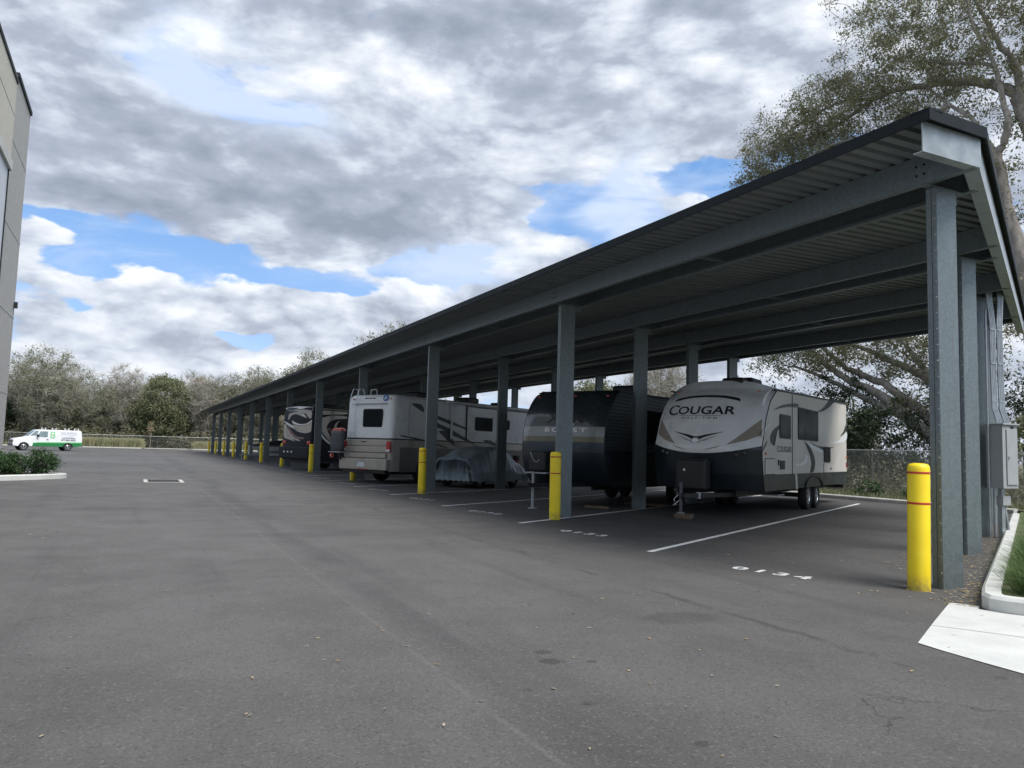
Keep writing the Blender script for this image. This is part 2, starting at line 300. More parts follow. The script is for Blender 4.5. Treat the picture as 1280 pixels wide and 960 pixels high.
# ------------------------------------------------------------------ mesh helpers
class MB:
    def __init__(s): s.v = []; s.f = []; s.m = []; s.mi = 0
    def quad(s, a, b, c, d): 
        i = len(s.v); s.v += [a, b, c, d]; s.f.append((i, i + 1, i + 2, i + 3)); s.m.append(s.mi); return s
    def box(s, x0, x1, y0, y1, z0, z1):
        i = len(s.v); s.v += [(x, y, z) for z in (z0, z1) for y in (y0, y1) for x in (x0, x1)]
        for f in ((0, 2, 3, 1), (4, 5, 7, 6), (0, 1, 5, 4), (2, 6, 7, 3), (0, 4, 6, 2), (1, 3, 7, 5)):
            s.f.append(tuple(i + q for q in f)); s.m.append(s.mi)
        return s
    def hexa(s, lo, hi):   # 4 lower points, 4 upper points (ccw)
        i = len(s.v); s.v += list(lo) + list(hi); n = len(lo)
        s.f.append(tuple(i + q for q in range(n))[::-1]); s.f.append(tuple(i + n + q for q in range(n)))
        s.m += [s.mi] * 2
        for q in range(n): s.f.append((i + q, i + (q + 1) % n, i + n + (q + 1) % n, i + n + q)); s.m.append(s.mi)
        return s
    def ring(s, rings, close=True, caps=True):
        n = len(rings[0]); i0 = len(s.v)
        for r in rings: s.v += [tuple(p) for p in r]
        for a in range(len(rings) - 1):
            for b in range(n if close else n - 1):
                c = (b + 1) % n
                s.f.append((i0 + a * n + b, i0 + a * n + c, i0 + (a + 1) * n + c, i0 + (a + 1) * n + b)); s.m.append(s.mi)
        if caps:
            s.f.append(tuple(i0 + q for q in range(n))[::-1]); s.f.append(tuple(i0 + (len(rings) - 1) * n + q for q in range(n))); s.m += [s.mi] * 2
        return s
    def tube(s, pts, rad, n=8, caps=True):
        pts = [Vector(p) for p in pts]
        if not hasattr(rad, '__len__'): rad = [rad] * len(pts)
        rings = []; prev = None
        for i, p in enumerate(pts):
            t = (pts[min(i + 1, len(pts) - 1)] - pts[max(i - 1, 0)]).normalized()
            if prev is None:
                a = Vector((0, 0, 1)) if abs(t.z) < .9 else Vector((1, 0, 0)); nrm = t.cross(a).normalized()
            else:
                nrm = (prev - t * prev.dot(t)).normalized()
            prev = nrm; bn = t.cross(nrm)
            rings.append([p + (nrm * math.cos(2 * math.pi * q / n) + bn * math.sin(2 * math.pi * q / n)) * rad[i] for q in range(n)])
        return s.ring(rings, True, caps)
    def lathe(s, prof, axis='z', c=(0, 0, 0), n=20):   # prof: (r, h)
        rings = []
        for r, h in prof:
            rr = []
            for q in range(n):
                a = 2 * math.pi * q / n; u, v_ = r * math.cos(a), r * math.sin(a)
                rr.append({'z': (c[0] + u, c[1] + v_, c[2] + h), 'x': (c[0] + h, c[1] + u, c[2] + v_), 'y': (c[0] - u, c[1] + h, c[2] + v_)}[axis])
            rings.append(rr)
        return s.ring(rings, True, True)
    def prism(s, poly, plane, d0, d1):
        # poly of (a,b); plane 'yz' -> extrude x, 'xz' -> extrude y, 'xy' -> extrude z
        f = {'yz': lambda a, b, d: (d, a, b), 'xz': lambda a, b, d: (a, d, b), 'xy': lambda a, b, d: (a, b, d)}[plane]
        return s.hexa([f(a, b, d0) for a, b in poly], [f(a, b, d1) for a, b in poly])
    def build(s, name, mats, parent=None, smooth=None, bevel=0.0, seg=2, loc=None, rot=None):
        me = bpy.data.meshes.new(name); me.from_pydata([tuple(p) for p in s.v], [], s.f)
        ms = mats if isinstance(mats, (list, tuple)) else [mats]
        for q in ms: me.materials.append(q)
        if len(ms) > 1: me.polygons.foreach_set('material_index', s.m)
        bm = bmesh.new(); bm.from_mesh(me); bmesh.ops.recalc_face_normals(bm, faces=bm.faces); bm.to_mesh(me); bm.free()
        o = bpy.data.objects.new(name, me); C.objects.link(o)
        if parent: o.parent = parent
        if loc: o.location = loc
        if rot: o.rotation_euler = rot
        if bevel > 0:
            bv = o.modifiers.new('bevel', 'BEVEL'); bv.width = bevel; bv.segments = seg; bv.limit_method = 'ANGLE'; bv.angle_limit = R(35)
            me.polygons.foreach_set('use_smooth', [True] * len(me.polygons)); 
            wn = o.modifiers.new('wn', 'WEIGHTED_NORMAL'); wn.keep_sharp = True
        if smooth is not None: sharp(me, smooth)
        return o
def sharp(me, ang):
    me.polygons.foreach_set('use_smooth', [True] * len(me.polygons))
    bm = bmesh.new(); bm.from_mesh(me)
    for e in bm.edges:
        if len(e.link_faces) == 2 and e.calc_face_angle(0) > R(ang): e.smooth = False
    bm.to_mesh(me); bm.free()
def fast(name, V, F, m, parent=None):   # numpy arrays, equal sized faces
    me = bpy.data.meshes.new(name); n = F.shape[1]
    me.vertices.add(len(V)); me.vertices.foreach_set('co', np.asarray(V, np.float32).ravel())
    me.loops.add(F.size); me.loops.foreach_set('vertex_index', F.ravel().astype(np.int32))
    me.polygons.add(len(F)); me.polygons.foreach_set('loop_start', np.arange(0, F.size, n, dtype=np.int32))
    me.polygons.foreach_set('loop_total', np.full(len(F), n, np.int32))
    me.materials.append(m); me.update(calc_edges=True)
    o = bpy.data.objects.new(name, me); C.objects.link(o)
    if parent: o.parent = parent
    return o
def tag(o, label=None, cat=None, group=None, kind=None):
    if label: o['label'] = label
    if cat: o['category'] = cat
    if group: o['group'] = group
    if kind: o['kind'] = kind
    return o
def thing(name, label, cat, loc=(0, 0, 0), rz=0.0, group=None):
    o = bpy.data.objects.new(name, None); C.objects.link(o); o.location = loc; o.rotation_euler = (0, 0, rz)
    o.empty_display_size = .3
    return tag(o, label, cat, group)
def kids(o): return [c for c in bpy.data.objects if c.parent == o]
def copy_tree(o, parent=None):
    c = o.copy(); C.objects.link(c)
    if parent: c.parent = parent
    for ch in kids(o): copy_tree(ch, c)
    return c
def text_verts(s, size, sx=1.0, space=1.0, extrude=0.0, res=3, bold=0.0):
    cu = bpy.data.curves.new('t', 'FONT'); cu.body = s; cu.size = size; cu.space_character = space; cu.resolution_u = res
    cu.align_x = 'CENTER'; cu.offset = bold
    to = bpy.data.objects.new('t', cu); C.objects.link(to)
    dg = bpy.context.evaluated_depsgraph_get(); dg.update()
    me = bpy.data.meshes.new_from_object(to.evaluated_get(dg))
    V = [(v.co.x * sx, v.co.y) for v in me.vertices]; F = [tuple(p.vertices) for p in me.polygons]
    bpy.data.objects.remove(to); bpy.data.curves.remove(cu); bpy.data.meshes.remove(me)
    return V, F
def text_obj(name, s, size, m, fn, parent=None, sx=1.0, space=1.0, bold=0.0):
    V, F = text_verts(s, size, sx, space, bold=bold)
    me = bpy.data.meshes.new(name); me.from_pydata([tuple(fn(a, b)) for a, b in V], [], F); me.materials.append(m)
    o = bpy.data.objects.new(name, me); C.objects.link(o)
    if parent: o.parent = parent
    return o
def decal(name, poly, m, fn, parent, cuts=0, smooth=True, dense=0):
    # a thin vinyl or moulded shape laid 3 mm proud of a surface: poly (a,b) -> fn(a,b,off)
    if smooth:
        P = poly; out_ = []
        n = len(P)
        for i in range(n):
            p0, p1, p2, p3 = P[i - 1], P[i], P[(i + 1) % n], P[(i + 2) % n]
            v1 = Vector(p1) - Vector(p0); v2 = Vector(p2) - Vector(p1)
            for q in range(4):
                t = q / 4; t2, t3 = t * t, t * t * t; k_ = .35
                out_.append(tuple(p1[c] * (2 * t3 - 3 * t2 + 1) + p2[c] * (-2 * t3 + 3 * t2) + k_ * (p2[c] - p0[c]) * (t3 - 2 * t2 + t) + k_ * (p3[c] - p1[c]) * (t3 - t2) for c in (0, 1)))
        poly = out_
    bm = bmesh.new(); vs = [bm.verts.new((a, b, 0)) for a, b in poly]; bm.faces.new(vs)
    bmesh.ops.triangulate(bm, faces=bm.faces[:])
    if cuts: 
        bmesh.ops.subdivide_edges(bm, edges=bm.edges[:], cuts=cuts, use_grid_fill=True)
    for q in range(dense):
        el_ = [e for e in bm.edges if e.calc_length() > .07]
        if el_: bmesh.ops.subdivide_edges(bm, edges=el_, cuts=1, use_grid_fill=True); bmesh.ops.triangulate(bm, faces=bm.faces[:])
    for v in bm.verts: v.co = Vector(fn(v.co.x, v.co.y, 0))
    me = bpy.data.meshes.new(name); bm.to_mesh(me); bm.free(); me.materials.append(m)
    o = bpy.data.objects.new(name, me); C.objects.link(o); o.parent = parent
    return o

def yellow_mat():
    m = bpy.data.materials.new('yellow_bollard_sleeve'); m.use_nodes = True; t = m.node_tree; b = t.nodes['Principled BSDF']; k = NB(t)
    v = k.n('ShaderNodeTexCoord').outputs['Object']; sp = k.n('ShaderNodeSeparateXYZ'); k.l(v, sp.inputs[0])
    oi = k.n('ShaderNodeObjectInfo'); vv = k.vm('ADD', v, k.vm('SCALE', oi.outputs['Location'], scale=3.1))
    c = k.mix(k.ss(k.noise(vv, 3, 4, .6), .3, .7), (.88, .66, .015), (.95, .73, .02))
    c = k.mix(k.m('MULTIPLY', k.ss(sp.outputs[2], .0, .22, 1, 0), k.ss(k.noise(vv, 14, 5, .7), .35, .65, .2, .8)), c, (.20, .16, .08))
    scr = k.noise(k.vm('MULTIPLY', vv, (9, 9, 1.3)), 5, 5, .7)
    c = k.mix(k.ss(scr, .66, .72, 0, .55), c, (.35, .27, .10)); c = k.mix(k.ss(k.noise(vv, 28, 3, .7), .70, .76, 0, .6), c, (.25, .2, .1))
    k.l(c, b.inputs['Base Color']); b.inputs['Roughness'].default_value = .42
    bp = k.n('ShaderNodeBump'); bp.inputs['Strength'].default_value = .12; k.l(k.noise(vv, 4, 3, .5), bp.inputs['Height']); k.l(bp.outputs[0], b.inputs['Normal'])
    return m
mt['yellow'] = yellow_mat()
def steel_mat(name, base, rough, metal):
    m = bpy.data.materials.new(name); m.use_nodes = True; t = m.node_tree; b = t.nodes['Principled BSDF']; k = NB(t)
    v = k.n('ShaderNodeTexCoord').outputs['Object']; oi = k.n('ShaderNodeObjectInfo')
    vv = k.vm('ADD', v, k.vm('SCALE', oi.outputs['Location'], scale=1.7))
    vo = k.n('ShaderNodeTexVoronoi', feature='F1'); k.l(vv, vo.inputs['Vector']); vo.inputs['Scale'].default_value = 42
    sx = k.n('ShaderNodeSeparateXYZ'); k.l(vo.outputs['Color'], sx.inputs[0])
    c = k.mix(sx.outputs[0], tuple(q * .82 for q in base), tuple(q * 1.15 for q in base))
    c = k.mix(k.ss(k.noise(k.vm('MULTIPLY', vv, (6, 6, .5)), 2.5, 6, .65), .52, .72, 0, .45), c, tuple(q * 1.45 for q in base))
    c = k.mix(k.ss(k.noise(k.vm('MULTIPLY', vv, (5, 5, .35)), 3.5, 6, .7), .55, .75, 0, .5), c, (.13, .125, .11))
    c = k.mix(k.m('MULTIPLY', oi.outputs['Random'], .3), c, tuple(q * .8 for q in base))
    k.l(c, b.inputs['Base Color']); b.inputs['Metallic'].default_value = metal
    k.l(k.ss(sx.outputs[1], 0, 1, rough - .08, rough + .1), b.inputs['Roughness'])
    return m
mt['galv'] = steel_mat('galvanised_steel_spangle', (.18, .215, .226), .42, .45)
def pad_mat():
    m = bpy.data.materials.new('broomed_concrete'); m.use_nodes = True; t = m.node_tree; b = t.nodes['Principled BSDF']; k = NB(t)
    v = k.n('ShaderNodeTexCoord').outputs['Object']
    c = k.mix(k.ss(k.noise(v, 1.7, 6, .65), .3, .7), (.50, .51, .49), (.60, .61, .585))
    c = k.mix(k.ss(k.noise(v, 60, 3, .8), .60, .75, 0, .5), c, (.33, .33, .30)); c = k.mix(k.ss(k.noise(v, 5, 6, .75), .58, .72, 0, .4), c, (.36, .35, .31))
    c = k.mix(k.ss(k.noise(v, 11, 4, .7), .70, .74, 0, .7), c, (.20, .17, .12))
    k.l(c, b.inputs['Base Color']); b.inputs['Roughness'].default_value = .85
    bp = k.n('ShaderNodeBump'); bp.inputs['Strength'].default_value = .3; bp.inputs['Distance'].default_value = .01
    k.l(k.noise(k.vm('MULTIPLY', v, (1, 8, 1)), 30, 3, .6), bp.inputs['Height']); k.l(bp.outputs[0], b.inputs['Normal'])
    return m
mt['concrete_l'] = pad_mat()

mt['vanglass'] = mat('van_glass', (.20, .26, .28), .12, 0, 2, .15)  # pale bluish reflection on the glass is put into its colour
# ------------------------------------------------------------------ ground
S3 = Vector((math.sin(R(60)), .5)); N3 = Vector((.5, -math.sin(R(60))))     # stall direction and its right-hand normal
RZ = R(-60)                                                                # local +Y -> S3, local +X -> N3
def sn(s, n): return (S3.x * s + N3.x * n, S3.y * s + N3.y * n)
def sheet(name, poly, z, m, label=None, kind='structure'):
    me = bpy.data.meshes.new(name); me.from_pydata([(x, y, z) for x, y in poly], [], [tuple(range(len(poly)))]); me.materials.append(m)
    bm = bmesh.new(); bm.from_mesh(me); bmesh.ops.recalc_face_normals(bm, faces=bm.faces)
    for f in bm.faces:
        if f.normal.z < 0: f.normal_flip()
    bm.to_mesh(me); bm.free()
    o = bpy.data.objects.new(name, me); C.objects.link(o); return tag(o, label, kind=kind)
sheet('ground', [(-1500, -1500), (1500, -1500), (1500, 1500), (-1500, 1500)], -.03, mt['earth'], 'rough grassy ground beyond the parking lot')
KX = 22.6; KY = 123.6
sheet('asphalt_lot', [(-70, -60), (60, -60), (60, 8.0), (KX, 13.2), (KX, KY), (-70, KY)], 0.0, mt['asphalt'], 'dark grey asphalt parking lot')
def kerb(name, pts, h, w_, label, m='concrete', side=1):
    # pts: front edge polyline; kerb extends w_ to its 'side'
    mb = MB(); P = [Vector(p) for p in pts]; offs = []
    for i, p in enumerate(P):
        t = (P[min(i + 1, len(P) - 1)] - P[max(i - 1, 0)]).normalized(); offs.append(p + Vector((-t.y, t.x)) * w_ * side)
    rings = []
    for p, q in zip(P, offs):
        c = .03; d = (q - p).normalized() * c
        rings.append([(p.x, p.y, -.02), (p.x, p.y, h - c), (p.x + d.x, p.y + d.y, h), (q.x, q.y, h), (q.x, q.y, -.02)])
    mb.ring(rings, True, True)
    o = mb.build(name, mt[m], smooth=25); return tag(o, label, kind='structure')
kerb('kerb', [(KX, 13.6 + i * 2.75) for i in range(41)], .14, .2, 'long concrete kerb below the side fence', side=-1)
kerb('kerb', [(-60 + i * 2, KY - .4 + .0 * i) for i in range(30)] + [(0.6, KY - .4), (1.0, KY)], .14, .25, 'pale kerb in front of the far grass bed', side=1)
kerb('kerb', [(1.3, KY + .3), (7.2, KY + .3)], .12, .2, 'short concrete kerb between the two grass beds')
kerb('kerb', [(7.3, KY + .2), (7.8, KY - .7), (9, KY - .9), (14, KY - .9), (22.5, KY - .9)], .14, .2, 'concrete kerb round the right far grass bed')
sheet('verge', [(-70, KY - .2), (1.2, KY - .1), (22.6, KY - .1), (22.6, 14), (24.0, 14), (24.0, 126), (-70, 126)], .03, mt['lawn'], 'grass verge along the fence')
sheet('verge', [(KX + .18, 11), (26.5, 11), (26.5, KY), (KX + .18, KY)], .09, mt['earth'], 'weedy verge between kerb and side fence')
# near end island
def snp(l): return [sn(s, n) for s, n in l]
isl = snp([(8.95, -.45)]) + snp([(9.2 + i, -.47 + .012 * i) for i in range(17)])
kn = [sn(8.85, 4.5), sn(8.84, 2.0), sn(8.84, .2), sn(8.86, -.22), sn(8.93, -.38), sn(9.1, -.45)] + [sn(9.6 + i * .9, -.47) for i in range(17)]
kerb('kerb', kn, .15, .17, 'pale concrete kerb round the near island of long grass', 'concrete_l', side=-1)
sheet('island_soil', snp([(9.0, -.3), (25.5, -.3), (25.5, 12), (9.0, 12)]), .11, mt['lawn'], 'grass island at the near end of the canopy')
sheet('concrete_pad', snp([(9.12, -.73), (8.0, -.76), (6.95, -.78), (6.80, -.60), (6.60, -.32), (6.45, -.09), (6.2, .5), (6.0, 1.6), (5.9, 6), (8.845, 6), (8.845, -.22), (8.93, -.47), (9.12, -.47)]), .006, mt['concrete_l'], 'pale concrete gutter pad in front of the island')
MBp = []
for s0_ in (7.75,):      # tooled joint across the pad, and grit along its edge
    a_ = sn(s0_, -.76); b_ = sn(s0_ + .05, 5.5); mb_ = None
    me_ = bpy.data.meshes.new('pad_joint'); me_.from_pydata([(*sn(s0_, -.765), .0085), (*sn(s0_ + .014, -.765), .0085), (*sn(s0_ + .064, 5.8), .0085), (*sn(s0_ + .05, 5.8), .0085)], [], [(0, 1, 2, 3)]); me_.materials.append(mt['concrete'])
    o_ = bpy.data.objects.new('pad_joint', me_); C.objects.link(o_); tag(o_, 'tooled joint across the concrete pad', kind='structure')
# stall lines and numbers
def strip(name, a, b, wd, z=.004, label=None):
    a = Vector(a); b = Vector(b); d = (b - a).normalized(); p = Vector((-d.y, d.x)) * wd / 2
    n = 14; mb = MB()
    for i in range(n):
        q0 = a + (b - a) * (i / n); q1 = a + (b - a) * ((i + 1) / n)
        mb.quad((*(q0 - p), z), (*(q1 - p), z), (*(q1 + p), z), (*(q0 + p), z))
    o = mb.build(name, mt['paint']); return tag(o, label, kind='structure')
for k in range(1, 26):
    a = (6.82, 5.08 + 4.225 * k); b = (a[0] + S3.x * 16.4, a[1] + S3.y * 16.4)
    strip('stall_line', a, b, .105, label='white painted stall line at sixty degrees to the aisle')
for k in range(25):
    nm = '%04d' % (134 - k)
    cx, cy = 7.06, 7.22 + 4.225 * k + .2 * min(k, 1)
    # digits read from the aisle: baseline runs towards the camera, tops towards the stall
    bd = Vector((.30, -.954)); ud = Vector((.90, .40))
    o = text_obj('stall_number', nm, .33, mt['paint'], lambda a, b: (cx + bd.x * a + ud.x * b, cy + bd.y * a + ud.y * b, .004), sx=1.22, space=1.38, bold=.010)
    tag(o, 'white stencilled stall number %s on the asphalt' % nm, kind='structure')
# fallen leaves
def scatter(name, pts, size, m, label, kind='stuff', z=.006):
    V = []; F = []
    for i, (x, y) in enumerate(pts):
        a = rng.uniform(0, 6.28); l = size * rng.uniform(.6, 1.3); w_ = l * rng.uniform(.25, .45); h = rng.uniform(.001, .006)
        ca, sa = math.cos(a), math.sin(a); j = len(V)
        V += [(x - ca * l, y - sa * l, z), (x + sa * w_, y - ca * w_, z + h), (x + ca * l, y + sa * l, z + h * .5), (x - sa * w_, y + ca * w_, z + .002)]
        F.append((j, j + 1, j + 2, j + 3))
    o = fast(name, np.array(V), np.array(F), m); return tag(o, label, kind=kind)
pts = [(rng.uniform(-4, 7.5), rng.uniform(2, 26)) for _ in range(210)] + [(rng.uniform(-1.5, 4.5), rng.uniform(2.2, 7)) for _ in range(40)]
pts += [(rng.uniform(8, 20), 0) for _ in range(0)]
scatter('fallen_leaves', pts, .024, mt['litter'], 'scattered pale dead leaves on the asphalt')
pts = []
for _ in range(1500):
    s = rng.uniform(9.0, 24); n = -.5 - abs(rng.normal(0, .55 if s > 11 else .16)); pts.append(sn(s, n))
for _ in range(40): pts.append(sn(rng.uniform(6.9, 8.8), rng.uniform(-.6, 1.5)))
for _ in range(260):
    s = rng.uniform(9, 22); pts.append(sn(s, -.5 - rng.uniform(0, 4)))
scatter('leaf_litter', pts, .03, mt['litter'], 'brown leaf litter gathered along the kerb')
def grass(name, base, h, sig, m, label, wd=.006, lean=(0, 0)):
    n = len(base); B = np.array(base); a = rng.uniform(0, 6.28, n); hh = h * rng.uniform(.55, 1.15, n)
    dx_ = rng.normal(lean[0], sig, n); dy_ = rng.normal(lean[1], sig, n)
    u = np.stack([np.cos(a), np.sin(a), 0 * a], 1) * wd
    p0 = B; p1 = B + np.stack([dx_ * .35, dy_ * .35, hh * .6], 1); p2 = B + np.stack([dx_, dy_, hh * (1 - .25 * np.minimum(1, (dx_ ** 2 + dy_ ** 2) / (h * h)))], 1)
    V = np.stack([p0 - u, p0 + u, p1 + u * .8, p1 - u * .8, p2 + u * .1, p2 - u * .1], 1).reshape(-1, 3)
    i = np.arange(n)[:, None] * 6
    F = np.concatenate([i + np.array([[0, 1, 2, 3]]), i + np.array([[3, 2, 4, 5]])], 0)
    return tag(fast(name, V, F, m), label, kind='stuff')
gb = []
for _ in range(420):      # tufts
    s0 = rng.uniform(9.1, 22); n0 = rng.uniform(-.12, 5)
    for _ in range(26): gb.append((*sn(s0 + rng.normal(0, .05), n0 + rng.normal(0, .05)), .10))
for _ in range(70):
    s0 = rng.uniform(9.15, 13); n0 = rng.uniform(-.12, .8)
    for _ in range(60): gb.append((*sn(s0 + rng.normal(0, .05), n0 + rng.normal(0, .05)), .10))
grass('long_grass', gb, .36, .19, mt['grass'], 'fine green grass spilling over the near kerb', .0035, (-.12, .03))
gb = [(rng.uniform(KX + .3, 26), rng.uniform(11, 60), .09) for _ in range(16000)]
grass('verge_grass', gb, .20, .08, mt['leaf_ol'], 'weeds growing along the foot of the side fence', .012)
def bed(name, x0, x1, y0, y1, label, n=9000, h=1.35):
    gb = []
    for _ in range(n // 60):
        cx, cy = rng.uniform(x0, x1), rng.uniform(y0, y1)
        for _ in range(60): gb.append((cx + rng.normal(0, .16), cy + rng.normal(0, .16), .02))
    return grass(name, gb, h, .30, mt['tangrass'], label, .02)
bed('ornamental_grass', -7.0, 1.0, 123.9, 125.2, 'tan ornamental grass filling the left far bed', 14000)
bed('ornamental_grass', 8.0, 14.5, 123.3, 125.2, 'tan ornamental grass in the bed beside the canopy end', 11000, 1.2)
bed('ornamental_grass', -40, -12, 124.0, 125.0, 'low dry grass behind the parked van', 6000, .6)

# ------------------------------------------------------------------ canopy
SL = .012
def zr(x): return 5.0 + SL * (x - 8.0)            # underside of roof deck
XE0, XE1, YF = 7.22, 20.6, 103.6
TE = .549        # skew of the roof end
def yend(x): return 5.20 + (x - 8.23) * TE
can = thing('rv_canopy', 'long galvanised steel canopy sheltering the parked camper vehicles', 'canopy', (0, 0, 0))
pitch = .2032
def xmax(y): return max(XE0 + .06, min(XE1, 8.20 + (y - 5.22) / TE)) if y > 4.8 else XE0
def deck_mesh(y0, ribs=4, cut=True, fw=0):
    mb = MB(); prof = []
    for r in range(ribs):
        b = y0 + r * pitch; prof += [(b, 0), (b + .112, 0), (b + .122, .058), (b + .188, .058), (b + .198, 0)]
    prof.append((y0 + ribs * pitch, 0)); V0 = []
    for i in range(len(prof) - 1):
        (ya, ha), (yb, hb) = prof[i], prof[i + 1]
        if cut: xa, xb = xmax(ya), xmax(yb)
        else: xa = xb = XE1
        mb.quad((XE0, ya, zr(XE0) + ha), (XE0, yb, zr(XE0) + hb), (xb, yb, zr(xb) + hb), (xa, ya, zr(xa) + ha))
    ya, yb = y0, y0 + ribs * pitch
    if cut: xa, xb = xmax(ya), xmax(yb)
    else: xa = xb = XE1
    mb.quad((XE0, ya, zr(XE0) + .062), (xa, ya, zr(xa) + .062), (xb, yb, zr(xb) + .062), (XE0, yb, zr(XE0) + .062))
    return mb
pw = 4 * pitch; y = 5.22; k = 0; shared = None
while y < YF - .01:
    if y < 12.0: o = deck_mesh(y).build('deck_panel', mt['deck'], can)
    else:
        if shared is None:
            o = deck_mesh(0, cut=False).build('deck_panel', mt['deck'], can); shared = o.data
        else: o = bpy.data.objects.new('deck_panel', shared); C.objects.link(o); o.parent = can
        o.location = (0, y, 0)
    y += pw; k += 1
YF = y
# purlins in pairs straddling the columns
COLX = [8.41, 11.80, 15.0, 18.25]; U0 = 5.81; BAY = 8.45
def colY(c, k): return (5.81 if k == 0 else 6.20 + 8.43 * k) + (COLX[c] - 8.41) * math.tan(R(30))
NB_ = 12
def cbeam(x, ya, yb, h, dirn, ya2=None):
    # C section: web at x, flanges pointing along dirn; ya2 = start of the far edge of the flange
    mb = MB(); zt = zr(x) - .003; zb = zt - h; t = .012; fl = .10 * dirn
    x0, x1 = (x, x + t) if dirn > 0 else (x - t, x)
    mb.box(x0, x1, ya, yb, zb, zt)
    xa, xb = sorted((x + t * dirn, x + fl))
    mb.box(xa, xb, ya, yb, zb, zb + t); mb.box(xa, xb, ya, yb, zt - t - .002, zt - .002)
    lx = sorted((x + fl, x + fl - t * dirn)); mb.box(lx[0], lx[1], ya, yb, zb + t, zb + .04)
    return mb
for c, cx in enumerate(COLX):
    for xx, dr in ((cx - .33, 1), (cx + .50, -1)):
        ys = [yend(xx) + .10] + [colY(c, k) - .12 for k in range(1, NB_)] + [YF - .05]
        if colY(c, 1) - .12 - ys[0] < 0: ys.pop(1)
        for i in range(len(ys) - 1):
            b = cbeam(xx, ys[i], ys[i + 1] - .006, .34, dr)
            if dr > 0 and i > 0 or (dr > 0 and i == 0 and c == 0):
                b.mi = 1; yb = (ys[i] if i else 5.72)
                for (dy_, dz_) in ((.06, -.12), (.16, -.12), (.06, -.23), (.16, -.23)):
                    b.lathe([(.014, -.004), (.014, 0)], 'x', (xx - .001, yb + dy_, zr(xx) + dz_), 8)
                b.mi = 0
            b.build('purlin', [mt['galv'], mt['hole']], can)
    for k in range(NB_):
        y = colY(c, k)
        # saddle plate between the pair, and the cross strut seen from below
        zt = zr(cx)
        mb = MB(); mb.box(cx - .15, cx + .395, y + .068, y + .080, zt - .47, zt - .02)
        mb.box(cx - .30, cx + .385, y - .039, y + .049, zt - .36, zt - .343)
        mb.build('saddle', mt['galv'], can)
        if k < NB_ - 1:
            mb = MB(); ym = y + BAY / 2; mb.box(cx - .315, cx + .40, ym - .02, ym + .02, zt - .30, zt - .26)
            mb.build('purlin_brace', mt['galv'], can)
# columns
def column_mb(h):
    mb = MB(); x0, x1, y0, y1 = -.175, .175, -.066, .066
    # two lipped channels toe to toe: a thin seam shows on the wide faces
    mb.box(x0, x1, y0, -.004, 0, h); mb.box(x0, x1, .004, y1, 0, h)
    mb.box(x0 + .012, x1 - .012, -.004, .004, 0, h)
    mb.box(x0 - .006, x0, y0 + .004, -.040, .001, h - .002)
    mb.mi = 1
    for i in range(24): mb.lathe([(.009, 0), (.007, -.006)], 'x', (x0 - .006, -.05, .18 + i * .185), 6)
    return mb
cm = {}
for c in range(4):
    for k in range(NB_):
        h = zr(COLX[c]) - .365
        if c not in cm:
            o = column_mb(h).build('column', [mt['galv'], mt['bolt']], can); cm[c] = o.data
        else:
            o = bpy.data.objects.new('column', cm[c]); C.objects.link(o); o.parent = can
        o.location = (COLX[c], colY(c, k), 0)
# end channel: bright short return, long skew member, and dark roof trim
xB, yB = 8.18, yend(8.18) + .02
mb = MB(); mb.box(7.215, xB, yB - .02, yB - .008, zr(7.7) - .335, zr(7.7) - .006); mb.box(7.225, xB, yB - .0075, yB + .10, zr(7.7) - .335, zr(7.7) - .323)
mb.build('end_fascia', mt['galv_b'], can)
dS = Vector((1, TE)).normalized(); nS = Vector((-dS.y, dS.x))
L_ = (XE1 - xB) / dS.x
segs = 3
for i in range(segs):
    a = Vector((xB, yB)) + dS * (L_ * i / segs); b = Vector((xB, yB)) + dS * (L_ * (i + 1) / segs - .006)
    mb = MB()
    def pr(p, q, o0, o1, za, zb):   # bar along p->q between offsets o0,o1 (inwards) and heights below the deck
        P0, P1, P2, P3 = p + nS * o0, q + nS * o0, q + nS * o1, p + nS * o1
        mb.hexa([(v.x, v.y, zr(v.x) + za) for v in (P0, P1, P2, P3)], [(v.x, v.y, zr(v.x) + zb) for v in (P0, P1, P2, P3)])
    pr(a, b, 0, .012, -.335, -.006); pr(a, b, .012, .155, -.335, -.323); pr(a, b, .143, .155, -.323, -.28)
    mb.build('end_channel', mt['galv_b'], can)
def trim(p, q, inw, name='roof_trim'):
    p = Vector(p); q = Vector(q); d = (q - p).normalized(); n = Vector((-d.y, d.x)) * inw
    mb = MB()
    z0, z1 = -.02, .11
    P = [p, q, q + n * .02, p + n * .02]
    mb.hexa([(v.x, v.y, zr(v.x) + z0) for v in P], [(v.x, v.y, zr(v.x) + z1) for v in P])
    P = [p + n * .021, q + n * .021, q + n * .22, p + n * .22]
    mb.hexa([(v.x, v.y, zr(v.x) + z1 - .02) for v in P], [(v.x, v.y, zr(v.x) + z1) for v in P])
    return mb.build(name, mt['trim'], can)
yy = 5.10
ys = [5.08] + [5.08 + 3.05 * i for i in range(1, 33)] + [YF]
for a, b in zip(ys[:-1], ys[1:]):
    if b - a > .1: trim((XE0 - .02, a), (XE0 - .02, b - .004), -1)
trim((XE0 - .02, 5.078), (8.22, 5.12), 1)
trim((8.222, 5.125), (XE1 + .05, 5.125 + (XE1 + .05 - 8.222) * TE), 1)
trim((XE1 + .02, 11.8), (XE1 + .02, YF), 1); trim((XE0, YF + .02), (XE1, YF + .02), -1)

